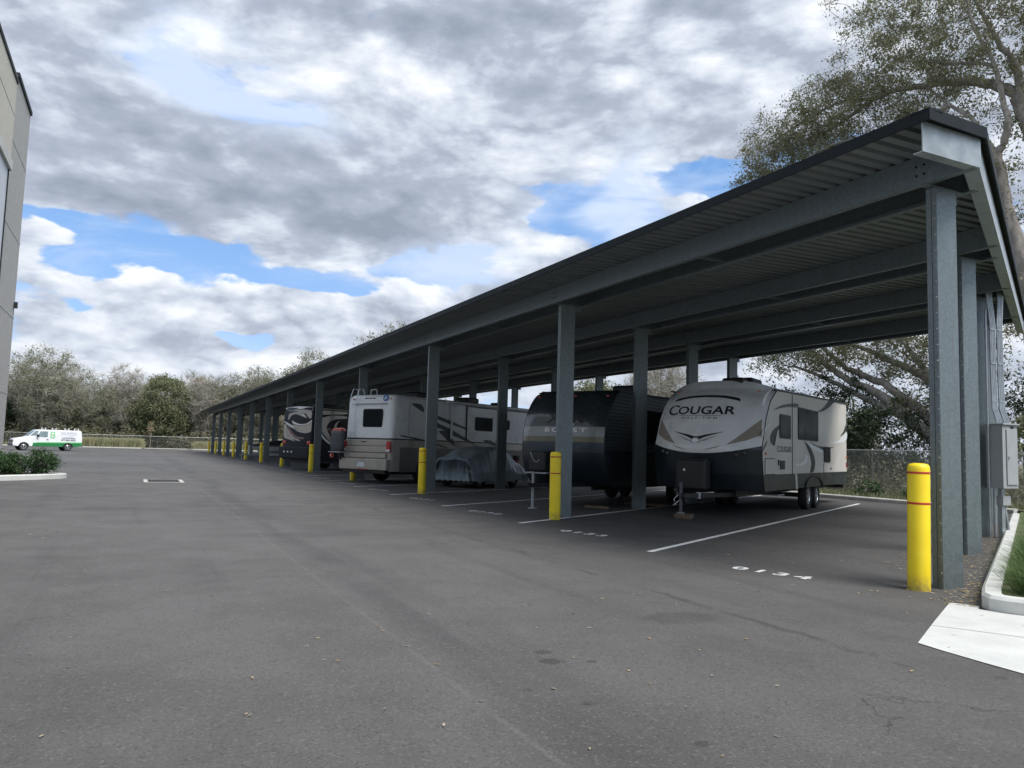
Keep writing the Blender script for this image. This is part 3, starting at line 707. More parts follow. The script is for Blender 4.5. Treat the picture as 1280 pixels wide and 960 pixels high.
# ------------------------------------------------------------------ bollards
ordw = ['first', 'second', 'third', 'fourth', 'fifth', 'sixth', 'seventh', 'eighth', 'ninth', 'tenth', 'eleventh', 'twelfth']
def bollard(label):
    t = thing('bollard', label, 'bollard', group='yellow bollards along the canopy front')
    MB().lathe([(.118, 0), (.116, 1.33), (.113, 1.365), (.10, 1.39), (.06, 1.402), (.001, 1.405)], n=28).build('sleeve', mt['yellow'], t, smooth=60)
    for z in (1.285, .945): MB().lathe([(.1178, z), (.1185, z + .003), (.1185, z + .022), (.1178, z + .025)], n=28).build('red_band', mt['redband'], t, smooth=60)
    return t
b0 = None
for k in range(12):
    lab = ('nearest and largest yellow bollard with red bands, left of the first column' if k == 0 else
           '%s yellow bollard from the near end, in front of the %s front column' % (ordw[k], ordw[k]) if k != 3 else
           'fourth yellow bollard, its top hidden behind the white motorhome bumper')
    if b0 is None: b0 = bollard(lab); o = b0
    else: o = copy_tree(b0)
    o['label'] = lab; o.location = (7.94, 5.83 + 8.3 * min(k, 4) + 8.43 * max(0, k - 4), 0); o.rotation_euler = (R([.5, -.4, .3, 0, -.6][k % 5]), R([.3, -.5, .4][k % 3]), k * 1.3)

# ------------------------------------------------------------------ electrical cabinet and conduits
cab = thing('electrical_cabinet', 'grey electrical cabinet with locked door mounted on a canopy column', 'cabinet', (15.0, 9.40, 0))
MB().box(-.16, .30, -.30, .02, .95, 2.16).build('cabinet_body', mt['greybox'], cab, bevel=.006)
MB().box(-.19, .33, -.34, .03, 2.162, 2.19).build('rain_hood', mt['greybox'], cab, bevel=.004)
MB().box(-.06, .27, -.322, -.302, 1.02, 2.08).build('door', mt['greybox'], cab, bevel=.005)
MB().box(-.03, .0, -.35, -.323, 1.52, 1.56).build('door_latch', mt['chrome'], cab)
MB().box(.10, .17, -.326, -.302, 2.10, 2.135).build('warning_plate', mt['black'], cab)
MB().box(.0, .10, -.16, -.08, 0, .95).build('leg', mt['galv_b'], cab); MB().tube([(.14, -.12, .6), (.22, -.16, .02)], .03, 8).build('leg', mt['galv_b'], cab)
MB().box(-.02, .22, -.20, -.06, .62, .80).build('junction_box', mt['greybox'], cab, bevel=.01)
MB().tube([(-.12, -.1, .95), (-.12, -.1, .02)], .028, 8).build('ground_pipe', mt['conduit'], cab, smooth=40)
MB().tube([(-.20, -.05, 0), (-.20, -.05, 4.4)], .018, 8).build('ground_pipe', mt['conduit'], cab, smooth=40)
for i in range(8):
    g_ = 0 if i < 4 else .035; x0 = -.12 + i * .047 + g_; x2 = x0 + (-.05 if i < 4 else .07)
    MB().tube([(x0 + .02, -.16, 2.17), (x0 + .02, -.16, 2.25), (x0, -.10, 2.48), (x0 - .005, -.09, 3.2), (x0 - .005, -.09, 4.15), (x0 + (x2 - x0) * .5, -.08, 4.40), (x2, -.07, 4.62), (x2, -.07, 4.9)], .019, 8).build('conduit', mt['conduit'], cab, smooth=40)
for z in (2.62, 3.35, 4.02):
    for a_, b_ in ((-.145, .045), (.08, .27)): MB().box(a_, b_, -.117, -.110, z, z + .025).build('conduit_strap', mt['galv_b'], cab)

# ------------------------------------------------------------------ storm grate
mt['grate'] = mat('cast_iron', (.20, .20, .20), 1.0, 0, 9, .2, spec=.05)
gr = thing('storm_grate', 'cast iron storm grate set in a pale concrete frame', 'drain grate', (.97, 29.3, 0))
MB().box(-.62, .62, -.93, .93, -.02, .006).build('concrete_frame', mt['concrete'], gr)
MB().box(-.50, .50, -.84, .84, .0062, .0075).build('pit', mt['hole'], gr)
for i in range(13): MB().box(-.485 + i * .0785, -.485 + i * .0785 + .024, -.835, .835, .0077, .0087).build('bar', mt['grate'], gr)


# ------------------------------------------------------------------ fences
def fence(name, a, b, h, label, step=3.05, near=True):
    a = Vector(a); b = Vector(b); L = (b - a).length; ang = math.atan2(b.y - a.y, b.x - a.x)
    t = thing(name, label, 'fence', (a.x, a.y, 0), ang)
    n = round(L / step); sh = None
    for i in range(n + 1):
        if sh is None:
            o = MB().lathe([(.03, 0), (.03, h + .01), (.036, h + .015), (.02, h + .05), (.001, h + .062)], n=8).build('post', mt['rail'], t, smooth=50); sh = o.data
        else: o = bpy.data.objects.new('post', sh); C.objects.link(o); o.parent = t
        o.location = (i * L / n, 0, 0)
    MB().tube([(0, 0, h), (L, 0, h)], .021, 6).build('top_rail', mt['rail'], t, smooth=50)
    MB().tube([(0, 0, .12), (L, 0, .12)], .006, 4).build('bottom_wire', mt['rail'], t)
    # woven diagonals
    p = .075 if near else .11; r = .0028 if near else .0035; hh = h - .08; V = []; F = []
    for sgn, off in ((1, -.045), (-1, -.051)):
        m_ = int((L + hh) / p)
        for i in range(m_):
            xs = -hh + i * p
            x0_, x1_ = (xs, xs + hh); z0_, z1_ = (.08, h) if sgn > 0 else (h, .08)
            if x0_ < 0: tt = -x0_ / hh; z0_ = z0_ + (z1_ - z0_) * tt; x0_ = 0
            if x1_ > L: tt = (L - x0_) / (x1_ - x0_); z1_ = z0_ + (z1_ - z0_) * tt; x1_ = L
            if x1_ <= x0_: continue
            j = len(V)
            for (x, z) in ((x0_, z0_), (x1_, z1_)): V += [(x, off - r, z - r), (x, off + r, z - r), (x, off, z + r * 1.2)]
            F += [(j, j + 1, j + 4, j + 3), (j + 1, j + 2, j + 5, j + 4), (j + 2, j, j + 3, j + 5)]
    o = fast('chain_link', np.array(V), np.array(F), mt['wire'], t); o['kind'] = 'stuff'
    return t
fence('chain_link_fence', (24.9, 8.0), (24.9, 126.2), 1.78, 'chain link fence with galvanised posts behind the parked campers', near=True)
fence('chain_link_fence', (-62, 126.4), (24.7, 126.4), 1.85, 'far chain link fence in front of the bare thicket', near=False)
# far lawn behind van is plain ground

# ------------------------------------------------------------------ storage building at left
bl = thing('storage_building', 'tall grey block and cream storage building at the left edge', 'building', (0, 0, 0))
WX = -4.8; CY = 37.2; HB = 14.85
MB().box(WX - 25, WX, -8, CY, -.02, HB).build('block_wall', mt['block'], bl)
MB().box(WX - 25.1, WX + .06, 33.3, CY + .06, HB + .002, HB + .16).build('parapet_cap', mt['trim'], bl)
# block courses: slender raised concrete bands
for z in (3.1, 6.2, 9.3, 12.4):
    MB().box(WX - .002, WX + .012, 32.3, CY + .012, z, z + .03).build('course_band', mt['concrete'], bl)
MB().box(WX - 10, WX + .16, -8, 32.2, 11.25, 14.12).build('cream_wall', mt['eifs'], bl)
MB().box(WX - 10, WX + .20, -8.1, 32.25, 14.122, 14.26).build('parapet_cap', mt['trim'], bl)
MB().box(WX - 10, WX + .22, -8.1, 32.25, 10.9, 11.248).build('ledge', mt['concrete_l'], bl)
for z in (12.9,): MB().box(WX + .155, WX + .164, -8, 32.19, z, z + .025).build('control_joint', mt['black'], bl)
for i in range(9):
    MB().box(WX + .01, WX + .12, 27.6 - i * 4.5, 32.05 - i * 4.5, 0, 10.89).build('wall_panel', mt['panelw'], bl)
MB().box(WX + .01, WX + .15, 32.06, 32.16, 0, 10.89).build('panel_edge', mt['trim'], bl)
MB().box(WX + .013, WX + .14, CY - .35, CY - .22, 6.6, 6.85).build('wall_light', mt['black'], bl)

# ------------------------------------------------------------------ island with shrubs at left
def island():
    pts = [(-6.0, 27.2), (-4.6, 28.0), (-3.6, 28.75), (-2.7, 29.7), (-2.15, 30.45), (-2.05, 30.85), (-2.4, 31.3), (-4.0, 32.5), (-5.5, 33.6)]
    kerb('kerb', pts, .17, .2, 'pale concrete kerb of the shrub island by the building', 'concrete_l', side=1)
    sheet('planting_bed', [(-6, 27.5)] + [(x - .15, y + .1) for x, y in pts[1:-1]] + [(-5.5, 33.4)], .13, mt['soil'], 'mulched bed under the shrubs')
island()
GFX = {
 'cg_arch': [(1.66,2.55),(2.47,2.72),(3.43,2.82),(4.06,2.85),(3.97,2.75),(3.23,2.72),(2.46,2.65)],
 'cg_crescent': [(2.19,2.21),(1.66,2.07),(1.4,1.89),(1.48,1.75),(1.78,1.69),(1.71,1.83),(1.83,1.98),(2.19,2.11)],
 'cg_arc': [(4.76,1.88),(5.38,1.73),(5.85,1.48),(5.97,1.26),(5.77,1.04),(5.37,1.03),(5.53,1.26),(5.37,1.48),(5.03,1.69)],
 'cg_warc': [(3.62,1.27),(4.25,1.26),(4.69,1.36),(4.87,1.53),(5.09,1.45),(4.96,1.31),(4.46,1.21),(3.93,1.2)],
 'cg_top': [(6.25,2.75),(7.03,2.93),(7.86,3.19),(8.8,3.28),(8.0,3.03),(7.16,2.85)],
 'cg_rear': [(10.45,2.59),(10.05,2.34),(9.46,2.15),(10.04,2.24),(10.51,2.39)],
 'cg_rearw': [(7.96,1.88),(9.3,2.02),(10.51,2.32),(10.5,2.07),(9.61,1.94)],
 'cg_tri': [(5.26,1.88),(6.48,1.77),(8.54,1.77),(7.4,1.69),(7.12,1.49),(6.86,1.67),(5.86,1.77)],
 'cg_white2': [(4.81,1.87),(5.26,1.87),(7.0,1.67),(6.99,1.58),(5.85,1.65),(5.26,1.75)],
 'cg_low': [(0.71,1.49),(0.81,1.62),(1.17,1.81),(1.07,1.7),(0.81,1.55)],
 'cg_white1': [(0.75,1.85),(0.81,2.04),(1.66,2.28),(1.15,2.1)],
 'cg_white3': [(0.74,2.64),(0.98,2.86),(1.49,3.04),(1.15,2.85),(0.9,2.6)],
 'cg_win1': [(2.19,2.45),(3.27,2.49),(3.27,1.9),(2.22,1.89)],
 'cg_win2': [(4.01,2.73),(6.33,2.77),(6.36,1.91),(4.09,1.89)],
 'cg_win3': [(7.05,1.75),(7.96,1.76),(7.94,1.31),(7.07,1.31)],
 'cg_hatch': [(0.83,1.38),(1.83,1.39),(1.83,0.98),(0.86,1.0)],
 'cg_util': [(2.22,1.34),(2.7,1.34),(2.7,1.13),(2.24,1.13)],
 'cg_seam': [(3.44,3.03),(3.52,0.97)],
 'cg_text': [(1.92,1.52),(3.42,1.56),(3.42,1.68)],
 'cg_drop': [(3.66,0.97),(3.89,0.97),(3.96,0.57),(3.74,0.58)],
 'mh_a': [(1.06,3.1),(1.57,3.1),(1.78,2.98),(1.79,2.79),(1.33,2.95)],
 'mh_b': [(2.3,2.76),(3.42,2.55),(4.45,2.31),(5.26,2.02),(4.35,2.25),(3.32,2.42),(2.3,2.64)],
 'mh_c': [(2.31,2.5),(2.84,2.37),(3.64,2.16),(4.68,1.81),(5.34,1.56),(4.48,1.74),(3.55,1.97),(2.85,2.19),(2.33,2.23)],
 'mh_d': [(2.76,2.09),(3.34,2.08),(3.65,1.85),(3.87,1.51),(3.47,1.65),(3.06,1.89)],
 'mh_e': [(5.97,2.11),(7.63,1.75),(7.45,1.65),(6.33,1.89)],
 'mh_f': [(5.31,2.12),(5.98,2.08),(6.45,1.79),(7.16,1.47),(5.99,1.71)],
 'mh_line': [(0.57,1.79),(1.72,1.67),(3.28,1.4),(3.26,1.45),(1.71,1.73),(0.57,1.84)],
 'mh_w1': [(5.14,2.78),(6.45,2.76),(6.48,2.19),(5.18,2.19)],
 'mh_w2': [(7.18,2.72),(7.8,2.72),(7.82,2.33),(7.2,2.33)],
 'mh_slide': [(4.55,3.21),(4.64,1.68)],
 'mh_awn': [(3.48,3.49),(3.64,3.5),(3.68,1.78),(3.56,1.78)],
 'mh_ac1': [(-0.08,3.66),(0.86,3.39)],
 'mh_ac2': [(4.85,3.65),(6.18,3.48)],
 'mh_ac3': [(7.23,3.62),(8.03,3.5)],
 'mh_tire': [(1.55,0.76),(1.57,0.32)],
 'ck_outline': [(-1.6,3.43),(0.79,3.46),(0.99,0.71),(-1.45,0.69)],
 'ck_top': [(-1.52,3.35),(-0.54,3.45),(0.72,3.39),(0.77,3.19),(-0.15,3.29),(-1.05,3.22)],
 'ck_a': [(-1.16,2.77),(-0.96,3.04),(-0.44,3.14),(0.17,2.99),(0.44,2.79),(0.03,2.89),(-0.5,3.02),(-0.87,2.94),(-1.08,2.72)],
 'ck_b': [(-0.78,2.67),(-0.54,2.57),(-0.09,2.47),(0.42,2.5),(0.84,2.69),(0.85,2.6),(0.5,2.47),(-0.08,2.39),(-0.69,2.49)],
 'ck_big': [(-0.72,2.44),(-0.08,2.36),(0.5,2.46),(0.84,2.6),(0.85,2.08),(0.31,1.98),(-0.28,2.07),(-0.55,2.21)],
 'ck_c': [(-1.47,2.62),(-1.15,2.54),(-0.68,2.36),(-0.14,2.14),(-0.29,2.14),(-0.75,2.26),(-1.21,2.44)],
 'ck_red': [(-1.14,2.44),(-0.81,2.11),(-0.34,1.82),(0.33,1.73),(0.19,1.65),(-0.4,1.69),(-0.87,1.96)],
 'ck_d': [(-1.21,2.34),(-0.96,2.06),(-0.48,1.77),(0.05,1.55),(-0.39,1.59),(-0.93,1.76),(-1.13,1.91)],
 'ck_e': [(-1.14,2.92),(-1.07,3.05),(-0.81,3.11),(-0.88,3.02),(-1.06,2.84)],
 'ck_f': [(-0.37,3.19),(0.09,3.04),(0.4,2.84),(0.17,2.91),(-0.21,3.04)],
 'ck_lights': [(-0.87,0.96),(-0.16,0.97)],
 'ck_bump': [(-1.42,1.25),(0.95,1.25),(-1.45,0.69)],
 'ck_tailr': [(0.13,1.58),(0.72,1.39)],
 'cs_edge': [(-0.41,3.43),(-0.23,0.67)],
 'cs_a': [(0.11,2.73),(0.46,2.89),(1.05,3.0),(2.06,3.01),(2.07,2.87),(1.33,2.81),(0.87,2.66),(0.65,2.4),(0.77,2.06),(1.13,1.72),(1.76,1.34),(1.76,1.23),(0.94,1.57),(0.32,2.09)],
 'cs_b': [(0.08,3.22),(0.7,3.25),(2.05,3.25),(2.06,3.13),(0.84,3.04),(0.1,3.02)],
 'cs_c': [(0.22,2.09),(0.53,1.76),(1.08,1.47),(1.76,1.23),(1.77,1.18),(0.95,1.39),(0.41,1.7),(0.19,1.99)],
 'cs_red': [(0.76,2.31),(0.91,2.02),(1.33,1.68),(1.77,1.39),(1.74,1.79),(1.31,2.08),(1.03,2.27)],
 'cs_win': [(1.55,2.72),(2.12,2.72),(2.14,2.31),(1.57,2.32)],
 'cs_g': [(1.18,2.43),(1.34,2.63),(1.6,2.75),(1.41,2.54),(1.36,2.28),(1.74,1.89),(1.75,1.74),(1.3,2.13)],
}
LIMB = {
 'a': [(29.0,19.07,0.29),(29.0,19.69,1.5),(29.0,20.7,2.45),(29.0,21.68,3.2),(29.0,22.43,3.73),(29.0,23.01,4.28),(29.0,24.25,4.79),(29.0,25.23,5.32),(29.0,26.04,5.86),(29.0,26.87,6.61),(29.0,28.01,7.33)],
 'b': [(29.0,21.68,3.2),(29.0,23.02,3.76),(29.0,24.04,4.24),(29.0,25.02,4.75),(29.0,26.04,5.19),(29.0,27.13,5.66),(29.0,28.01,5.93)],
 'c': [(29.5,20.02,1.98),(29.5,21.04,3.12),(29.5,21.67,3.73),(29.5,22.51,4.28),(29.5,23.1,4.75),(29.5,24.23,5.19),(29.5,25.21,5.63),(29.5,26.01,6.27),(29.5,26.6,6.72),(29.5,27.71,7.64)],
 'd': [(30.0,20.07,3.53),(30.0,21.36,4.84),(30.0,22.01,5.23),(30.0,22.97,5.71),(30.0,23.78,6.1),(30.0,24.63,6.55),(30.0,25.51,6.79),(30.0,26.68,7.56)],
 'up': [(29.0,19.07,0.29),(29.0,19.19,1.98),(29.0,19.32,3.46),(29.0,19.24,5.42),(29.0,19.33,7.02),(29.0,19.78,9.53),(29.0,20.07,12.1)],
 'B': [(30.0,16.51,-0.78),(30.0,16.84,4.31),(30.0,17.41,8.91),(30.0,18.01,10.98),(30.0,18.23,12.74),(30.0,18.35,13.63)],
 'B1': [(30.0,18.35,13.63),(30.0,18.75,14.35),(30.0,19.38,15.62),(30.0,20.27,16.43),(30.0,21.21,17.59)],
 'B2': [(30.0,18.35,13.63),(30.0,18.06,13.96),(30.0,17.84,14.73),(30.0,18.02,15.66),(30.0,18.33,17.39),(30.0,19.29,19.64),(30.0,19.53,22.24)],
 'C': [(31.0,16.46,-0.79),(31.0,16.74,5.69),(31.0,17.17,12.59),(31.0,17.83,15.24),(31.0,18.2,16.4),(31.0,18.82,16.89),(31.0,19.84,17.56),(31.0,20.93,17.95),(31.0,22.97,18.58),(31.0,24.65,18.77),(31.0,26.93,18.23),(31.0,28.99,18.23)],
 'C2': [(31.0,17.83,15.24),(31.0,18.04,17.22),(31.0,18.29,17.93),(31.0,18.7,18.57),(31.0,19.47,20.48),(31.0,20.2,22.3)],
}
# ------------------------------------------------------------------ vehicles
def wheel(parent, x, y, r=.37, w_=.24, out_=1, rim='chrome', spokes=8, plane='x'):
    # out_: direction the face looks along x
    a, b = (0, w_) if out_ > 0 else (0, -w_)
    mb = MB().lathe([(r * .62, -b), (r * .93, -b), (r, -b * .82), (r, -b * .18), (r * .93, 0), (r * .62, 0), (r * .60, -b * .2)][::1], 'x', (0, 0, 0), 24)
    o = mb.build('wheel', mt['rubber'], parent, smooth=35); o.location = (x, y, r)
    m2 = MB().lathe([(r * .61, -b * .5), (r * .61, -b * .06), (r * .55, -b * .05), (r * .5, -b * .16), (r * .001, -b * .16)], 'x', (0, 0, 0), 20)
    for q in range(spokes):
        an = 2 * math.pi * q / spokes; c_, s_ = math.cos(an), math.sin(an)
        y0, z0, y1, z1 = c_ * r * .12, s_ * r * .12, c_ * r * .56, s_ * r * .56; ww = r * .05
        xo = -b * .05; xi = -b * .16
        P = [(y0 - s_ * ww, z0 + c_ * ww), (y0 + s_ * ww, z0 - c_ * ww), (y1 + s_ * ww, z1 - c_ * ww), (y1 - s_ * ww, z1 + c_ * ww)]
        m2.hexa([(xi, p, q_) for p, q_ in P], [(xo, p, q_) for p, q_ in P])
    m2.lathe([(r * .16, -b * .16), (r * .16, .0), (r * .1, b * .03), (r * .001, b * .03)], 'x', (0, 0, 0), 12)
    m2.build('rim', mt[rim], o, smooth=30)
    return o
def sidefn(x): 
    return lambda a, b, o=0: (x + (.003 if x > 0 else -.003), a, b)
def rearfn(y): return lambda a, b, o=0: (a, y - .003, b)
def rrect(x0, x1, z0, z1, r=.06, n=4):
    P = []
    for cx, cz, a0 in ((x1 - r, z1 - r, 0), (x0 + r, z1 - r, 90), (x0 + r, z0 + r, 180), (x1 - r, z0 + r, 270)):
        for q in range(n + 1): a = R(a0 + 90 * q / n); P.append((cx + r * math.cos(a), cz + r * math.sin(a)))
    return P
def window(parent, plane, at, x0, x1, z0, z1, sgn, name='window', r=.05):
    fr = rrect(x0 - .03, x1 + .03, z0 - .03, z1 + .03, r + .02); gl = rrect(x0, x1, z0, z1, r)
    o = MB().prism(fr, plane, *sorted((at, at + .018 * sgn))).build(name, mt['black'], parent)
    MB().prism(gl, plane, *sorted((at + .0182 * sgn, at + .022 * sgn))).build('pane', mt['glass'], o)
    return o
# ---- 1. white and cream travel trailer
def trailer_one():
    t = thing('travel_trailer', 'white and cream travel trailer lettered COUGAR in the nearest occupied stall', 'camper trailer', (*sn(17.2, -6.46), 0), RZ)
    HW = 1.31
    zs = [.62, 1.0, 1.6, 2.3, 2.8, 3.06]; ysl = [.93, .80, .70, 1.03, 1.42, 1.72]
    def ys(z): return float(np.interp(z, zs, ysl))
    def ztop(u): return 3.09 + .19 * (1 - abs(u) ** 3)
    def yside(z):
        q = max(0, (z - 2.54) / .55); return ys(z) + .34 * q * q
    def surf(x, z):
        u = max(-1, min(1, x / HW)); zt = ztop(u)
        y = ys(z) - .52 * (1 - abs(u) ** 2.4)
        q = max(0, (z - (zt - .55)) / .55); y += .34 * q * q
        # two moulded vertical creases
        for c_ in (-.92, .78): y += .02 * math.exp(-((x - c_) / .05) ** 2) * (1 if 1.6 < z < 2.4 else 0)
        return y
    def zb(u): return 1.47 + .20 * u * u
    nu, nv = 37, 26
    def grid(name, za, zc, m):
        V = []; F = []
        for i in range(nv + 1):
            for j in range(nu + 1):
                u = -1 + 2 * j / nu; a, b = za(u), zc(u); z = a + (b - a) * i / nv; V.append((u * HW, surf(u * HW, z), z))
        for i in range(nv):
            for j in range(nu):
                p = i * (nu + 1) + j; F.append((p, p + 1, p + nu + 2, p + nu + 1))
        me = bpy.data.meshes.new(name); me.from_pydata(V, [], F); me.materials.append(mt[m]); me.polygons.foreach_set('use_smooth', [True] * len(F))
        o = bpy.data.objects.new(name, me); C.objects.link(o); o.parent = t
        return o
    grid('front_cap', zb, ztop, 'white'); grid('front_cap_lower', lambda u: .64, lambda u: zb(u) - .004, 'navy')
    poly = [(yside(z) + .012, z) for z in (1.0, 1.3, 1.6, 1.9, 2.3, 2.6, 2.75, 2.9, 3.0, 3.06)] + [(10.48, 3.30), (10.5, 1.0)]
    MB().prism(poly, 'yz', -HW, HW).build('body', mt['cream'], t, bevel=.012)
    MB().prism([(.93, .62), (.80, .998), (10.5, .998), (10.5, .62)], 'yz', -HW - .004, HW + .004).build('lower_skirt', mt['navy'], t)
    # roof membrane and gutter rail
    rings = []
    for y, z in ((2.02, 3.05), (2.3, 3.10), (10.45, 3.30)):
        rings.append([(-1.29, y, z - .05), (-1.29, y, z + .01), (-.8, y, z + .09), (.8, y, z + .09), (1.29, y, z + .01), (1.29, y, z - .05)])
    MB().ring(rings, True, True).build('roof', mt['rvwhite'], t, smooth=30)
    for s_ in (1, -1):
        MB().hexa([(s_ * 1.302, 1.75, 3.03), (s_ * 1.34, 1.75, 3.03), (s_ * 1.34, 10.5, 3.262), (s_ * 1.302, 10.5, 3.262)], [(s_ * 1.302, 1.75, 3.07), (s_ * 1.34, 1.75, 3.07), (s_ * 1.34, 10.5, 3.302), (s_ * 1.302, 10.5, 3.302)]).build('gutter_rail', mt['black'], t)
        # seam moulding that runs up the edge of the cap
        MB().tube([(s_ * 1.315, yside(z) + .01, z) for z in (.62, 1.0, 1.3, 1.6, 1.9, 2.3, 2.6, 2.75, 2.9, 3.0, 3.06)], .013, 6).build('corner_moulding', mt['black'], t, smooth=50)
    # roof gear
    MB().box(-.42, .42, 3.0, 3.9, 3.22, 3.50).build('air_conditioner', mt['black'], t, bevel=.07, seg=3)
    MB().box(.35, .80, 6.9, 7.5, 3.26, 3.38).build('roof_vent', mt['rvwhite'], t, bevel=.04)
    MB().box(.30, .62, 1.55, 1.95, 3.1, 3.36).build('roof_vent', mt['black'], t, bevel=.06)
    # cap details
    cf = lambda a, b, o=0: (a - .10, surf(a - .10, b) - .006, b)
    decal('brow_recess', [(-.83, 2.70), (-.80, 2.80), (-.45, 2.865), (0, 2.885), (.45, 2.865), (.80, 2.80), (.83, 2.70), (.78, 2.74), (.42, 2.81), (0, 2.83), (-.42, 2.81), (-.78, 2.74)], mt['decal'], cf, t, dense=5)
    V, F = text_verts('OUGAR', .27, 1.42, 1.02, bold=.006)
    def txt(s, size, sx, dx_, dz_, space=1.0, m='decal', bold=0.0, name='lettering'):
        text_obj(name, s, size, mt[m], lambda a, b: cf(a + dx_, b + dz_), t, sx, space, bold)
    txt('C', .36, 1.35, -.79, 2.385, bold=.006); txt('OUGAR', .28, 1.42, .07, 2.40, 1.02, bold=.005)
    txt('HALF-TON', .075, 1.8, -.02, 2.28, 1.5)
    decal('lettering_rule', [(-.55, 2.357), (.50, 2.357), (.50, 2.364), (-.55, 2.364)], mt['decal'], cf, t, smooth=False, dense=4)
    # moulded V with round emblem
    decal('grille_shade', [(-.66, 1.985), (-.2, 1.90), (-.05, 1.86), (.05, 1.86), (.2, 1.90), (.66, 1.985), (.25, 1.86), (.10, 1.80), (-.10, 1.80), (-.25, 1.86)], mt['decal'], cf, t, smooth=False, dense=4)
    decal('grille_shade', [(-.5, 1.89), (-.16, 1.775), (-.10, 1.74), (-.24, 1.765)], mt['vangrey'], cf, t, smooth=False, dense=4)
    decal('grille_shade', [(.5, 1.89), (.16, 1.775), (.10, 1.74), (.24, 1.765)], mt['vangrey'], cf, t, smooth=False, dense=4)
    e0 = surf(-.1, 1.76)
    MB().ring([[(-.1 + .125 * r_ * math.cos(a), e0 - d, 1.765 + .075 * r_ * math.sin(a)) for a in [2 * math.pi * q / 20 for q in range(20)]] for r_, d in ((1, -.01), (1, .015), (.8, .03), (.7, .022))], True, True).build('emblem', mt['chrome'], t, smooth=30)
    decal('cap_graphic', [(.72, 1.67), (1.05, 1.98), (1.35, 2.30), (1.375, 1.92), (1.1, 1.78)], mt['tan'], cf, t, smooth=False, dense=5)
    decal('cap_graphic', [(-.52, 1.67), (-.85, 1.98), (-1.15, 2.30), (-1.175, 1.92), (-.9, 1.78)], mt['tan'], cf, t, smooth=False, dense=5)
    decal('cap_graphic', [(.18, 1.54), (.5, 1.60), (.62, 1.66), (.4, 1.575)], mt['tan'], cf, t, smooth=False, dense=4); decal('cap_graphic', [(-.18, 1.54), (-.5, 1.60), (-.62, 1.66), (-.4, 1.575)], mt['tan'], cf, t, smooth=False, dense=4)
    for x in (-1.0, 1.0):
        y = surf(x, 3.0); MB().box(x - .045, x + .045, y - .03, y + .02, 2.965, 3.01).build('marker_lamp', mt['amber'], t, bevel=.01)
    for x in (-.98, -.84, .84, 1.0):
        y = surf(x, 1.50 if abs(x) > .9 else 1.46); z = 1.49 if abs(x) > .9 else 1.45
        o = MB().lathe([(.055, 0), (.055, -.03), (.045, -.035), (.04, -.02), (.001, -.02)], 'y', (x, y, z), 14).build('fog_lamp', mt['black'], t, smooth=30)
        MB().lathe([(.037, -.021), (.02, -.026), (.001, -.027)], 'y', (x, y, z), 12).build('lens', mt['bumper'], o, smooth=40)
    # side graphics (traced on the side wall: distance along the wall, height)
    sf = sidefn(HW + .003)
    for k_, m_ in (('arch', 'decal'), ('crescent', 'decal'), ('arc', 'decal'), ('warc', 'decalw'), ('top', 'decal'), ('rear', 'decal'), ('rearw', 'decalw'), ('tri', 'decal'), ('white2', 'decalw'), ('low', 'decal'), ('white1', 'decalw'), ('white3', 'decalw')):
        decal('side_graphic', GFX['cg_' + k_], mt[m_], sf, t)
    text_obj('lettering', 'COUGAR', .215, mt['decal'], lambda a, b: (HW + .006, 2.66 + a, 1.55 + b), t, 1.5, 1.0, .002)
    window(t, 'yz', HW + .001, 2.25, 3.22, 1.92, 2.46, 1); window(t, 'yz', HW + .001, 4.05, 6.30, 1.93, 2.74, 1); window(t, 'yz', HW + .001, 7.1, 7.92, 1.33, 1.74, 1, 'refrigerator_vent')
    for (a, b, c_, d) in ((.98, 1.80, 1.02, 1.37),): 
        MB().prism(rrect(a - .02, b + .02, c_ - .02, d + .02, .04), 'yz', HW + .001, HW + .006).build('hatch_seal', mt['black'], t)
        MB().prism(rrect(a, b, c_, d, .03), 'yz', HW + .007, HW + .014).build('storage_hatch', mt['cream'], t)
    MB().box(HW, HW + .02, 2.26, 2.68, 1.12, 1.34).build('utility_hatch', mt['black'], t, bevel=.008)
    MB().box(HW, HW + .02, 2.08, 2.16, 1.22, 1.36).build('cable_inlet', mt['black'], t, bevel=.005)
    MB().box(HW, HW + .03, .95, 1.03, 1.47, 1.52).build('marker_lamp', mt['amber'], t)
    MB().box(HW, HW + .03, 10.36, 10.44, 1.45, 1.50).build('marker_lamp', mt['amber'], t); MB().box(HW, HW + .02, 10.36, 10.42, 1.15, 1.30).build('marker_lamp', mt['redlens'], t)
    MB().box(HW + .001, HW + .012, 3.42, 3.45, 1.0, 3.06).build('slide_seal', mt['black'], t)
    MB().box(HW + .001, HW + .012, 7.05, 7.07, 1.0, 1.28).build('slide_seal', mt['black'], t)
    MB().hexa([(HW + .006, 3.66, 1.0), (HW + .02, 3.66, 1.0), (HW + .02, 3.76, .60), (HW + .006, 3.76, .60)], [(HW + .006, 3.86, 1.0), (HW + .02, 3.86, 1.0), (HW + .02, 3.94, .60), (HW + .006, 3.94, .60)]).build('drain_strap', mt['cream'], t)
    MB().lathe([(.02, 0), (.02, .03), (.001, .03)], 'x', (HW, 6.7, .95), 10).build('inlet_cap', mt['rvwhite'], t)
    MB().lathe([(.03, 0), (.03, .03), (.001, .03)], 'x', (HW, 8.0, 1.12), 10).build('inlet_cap', mt['black'], t)
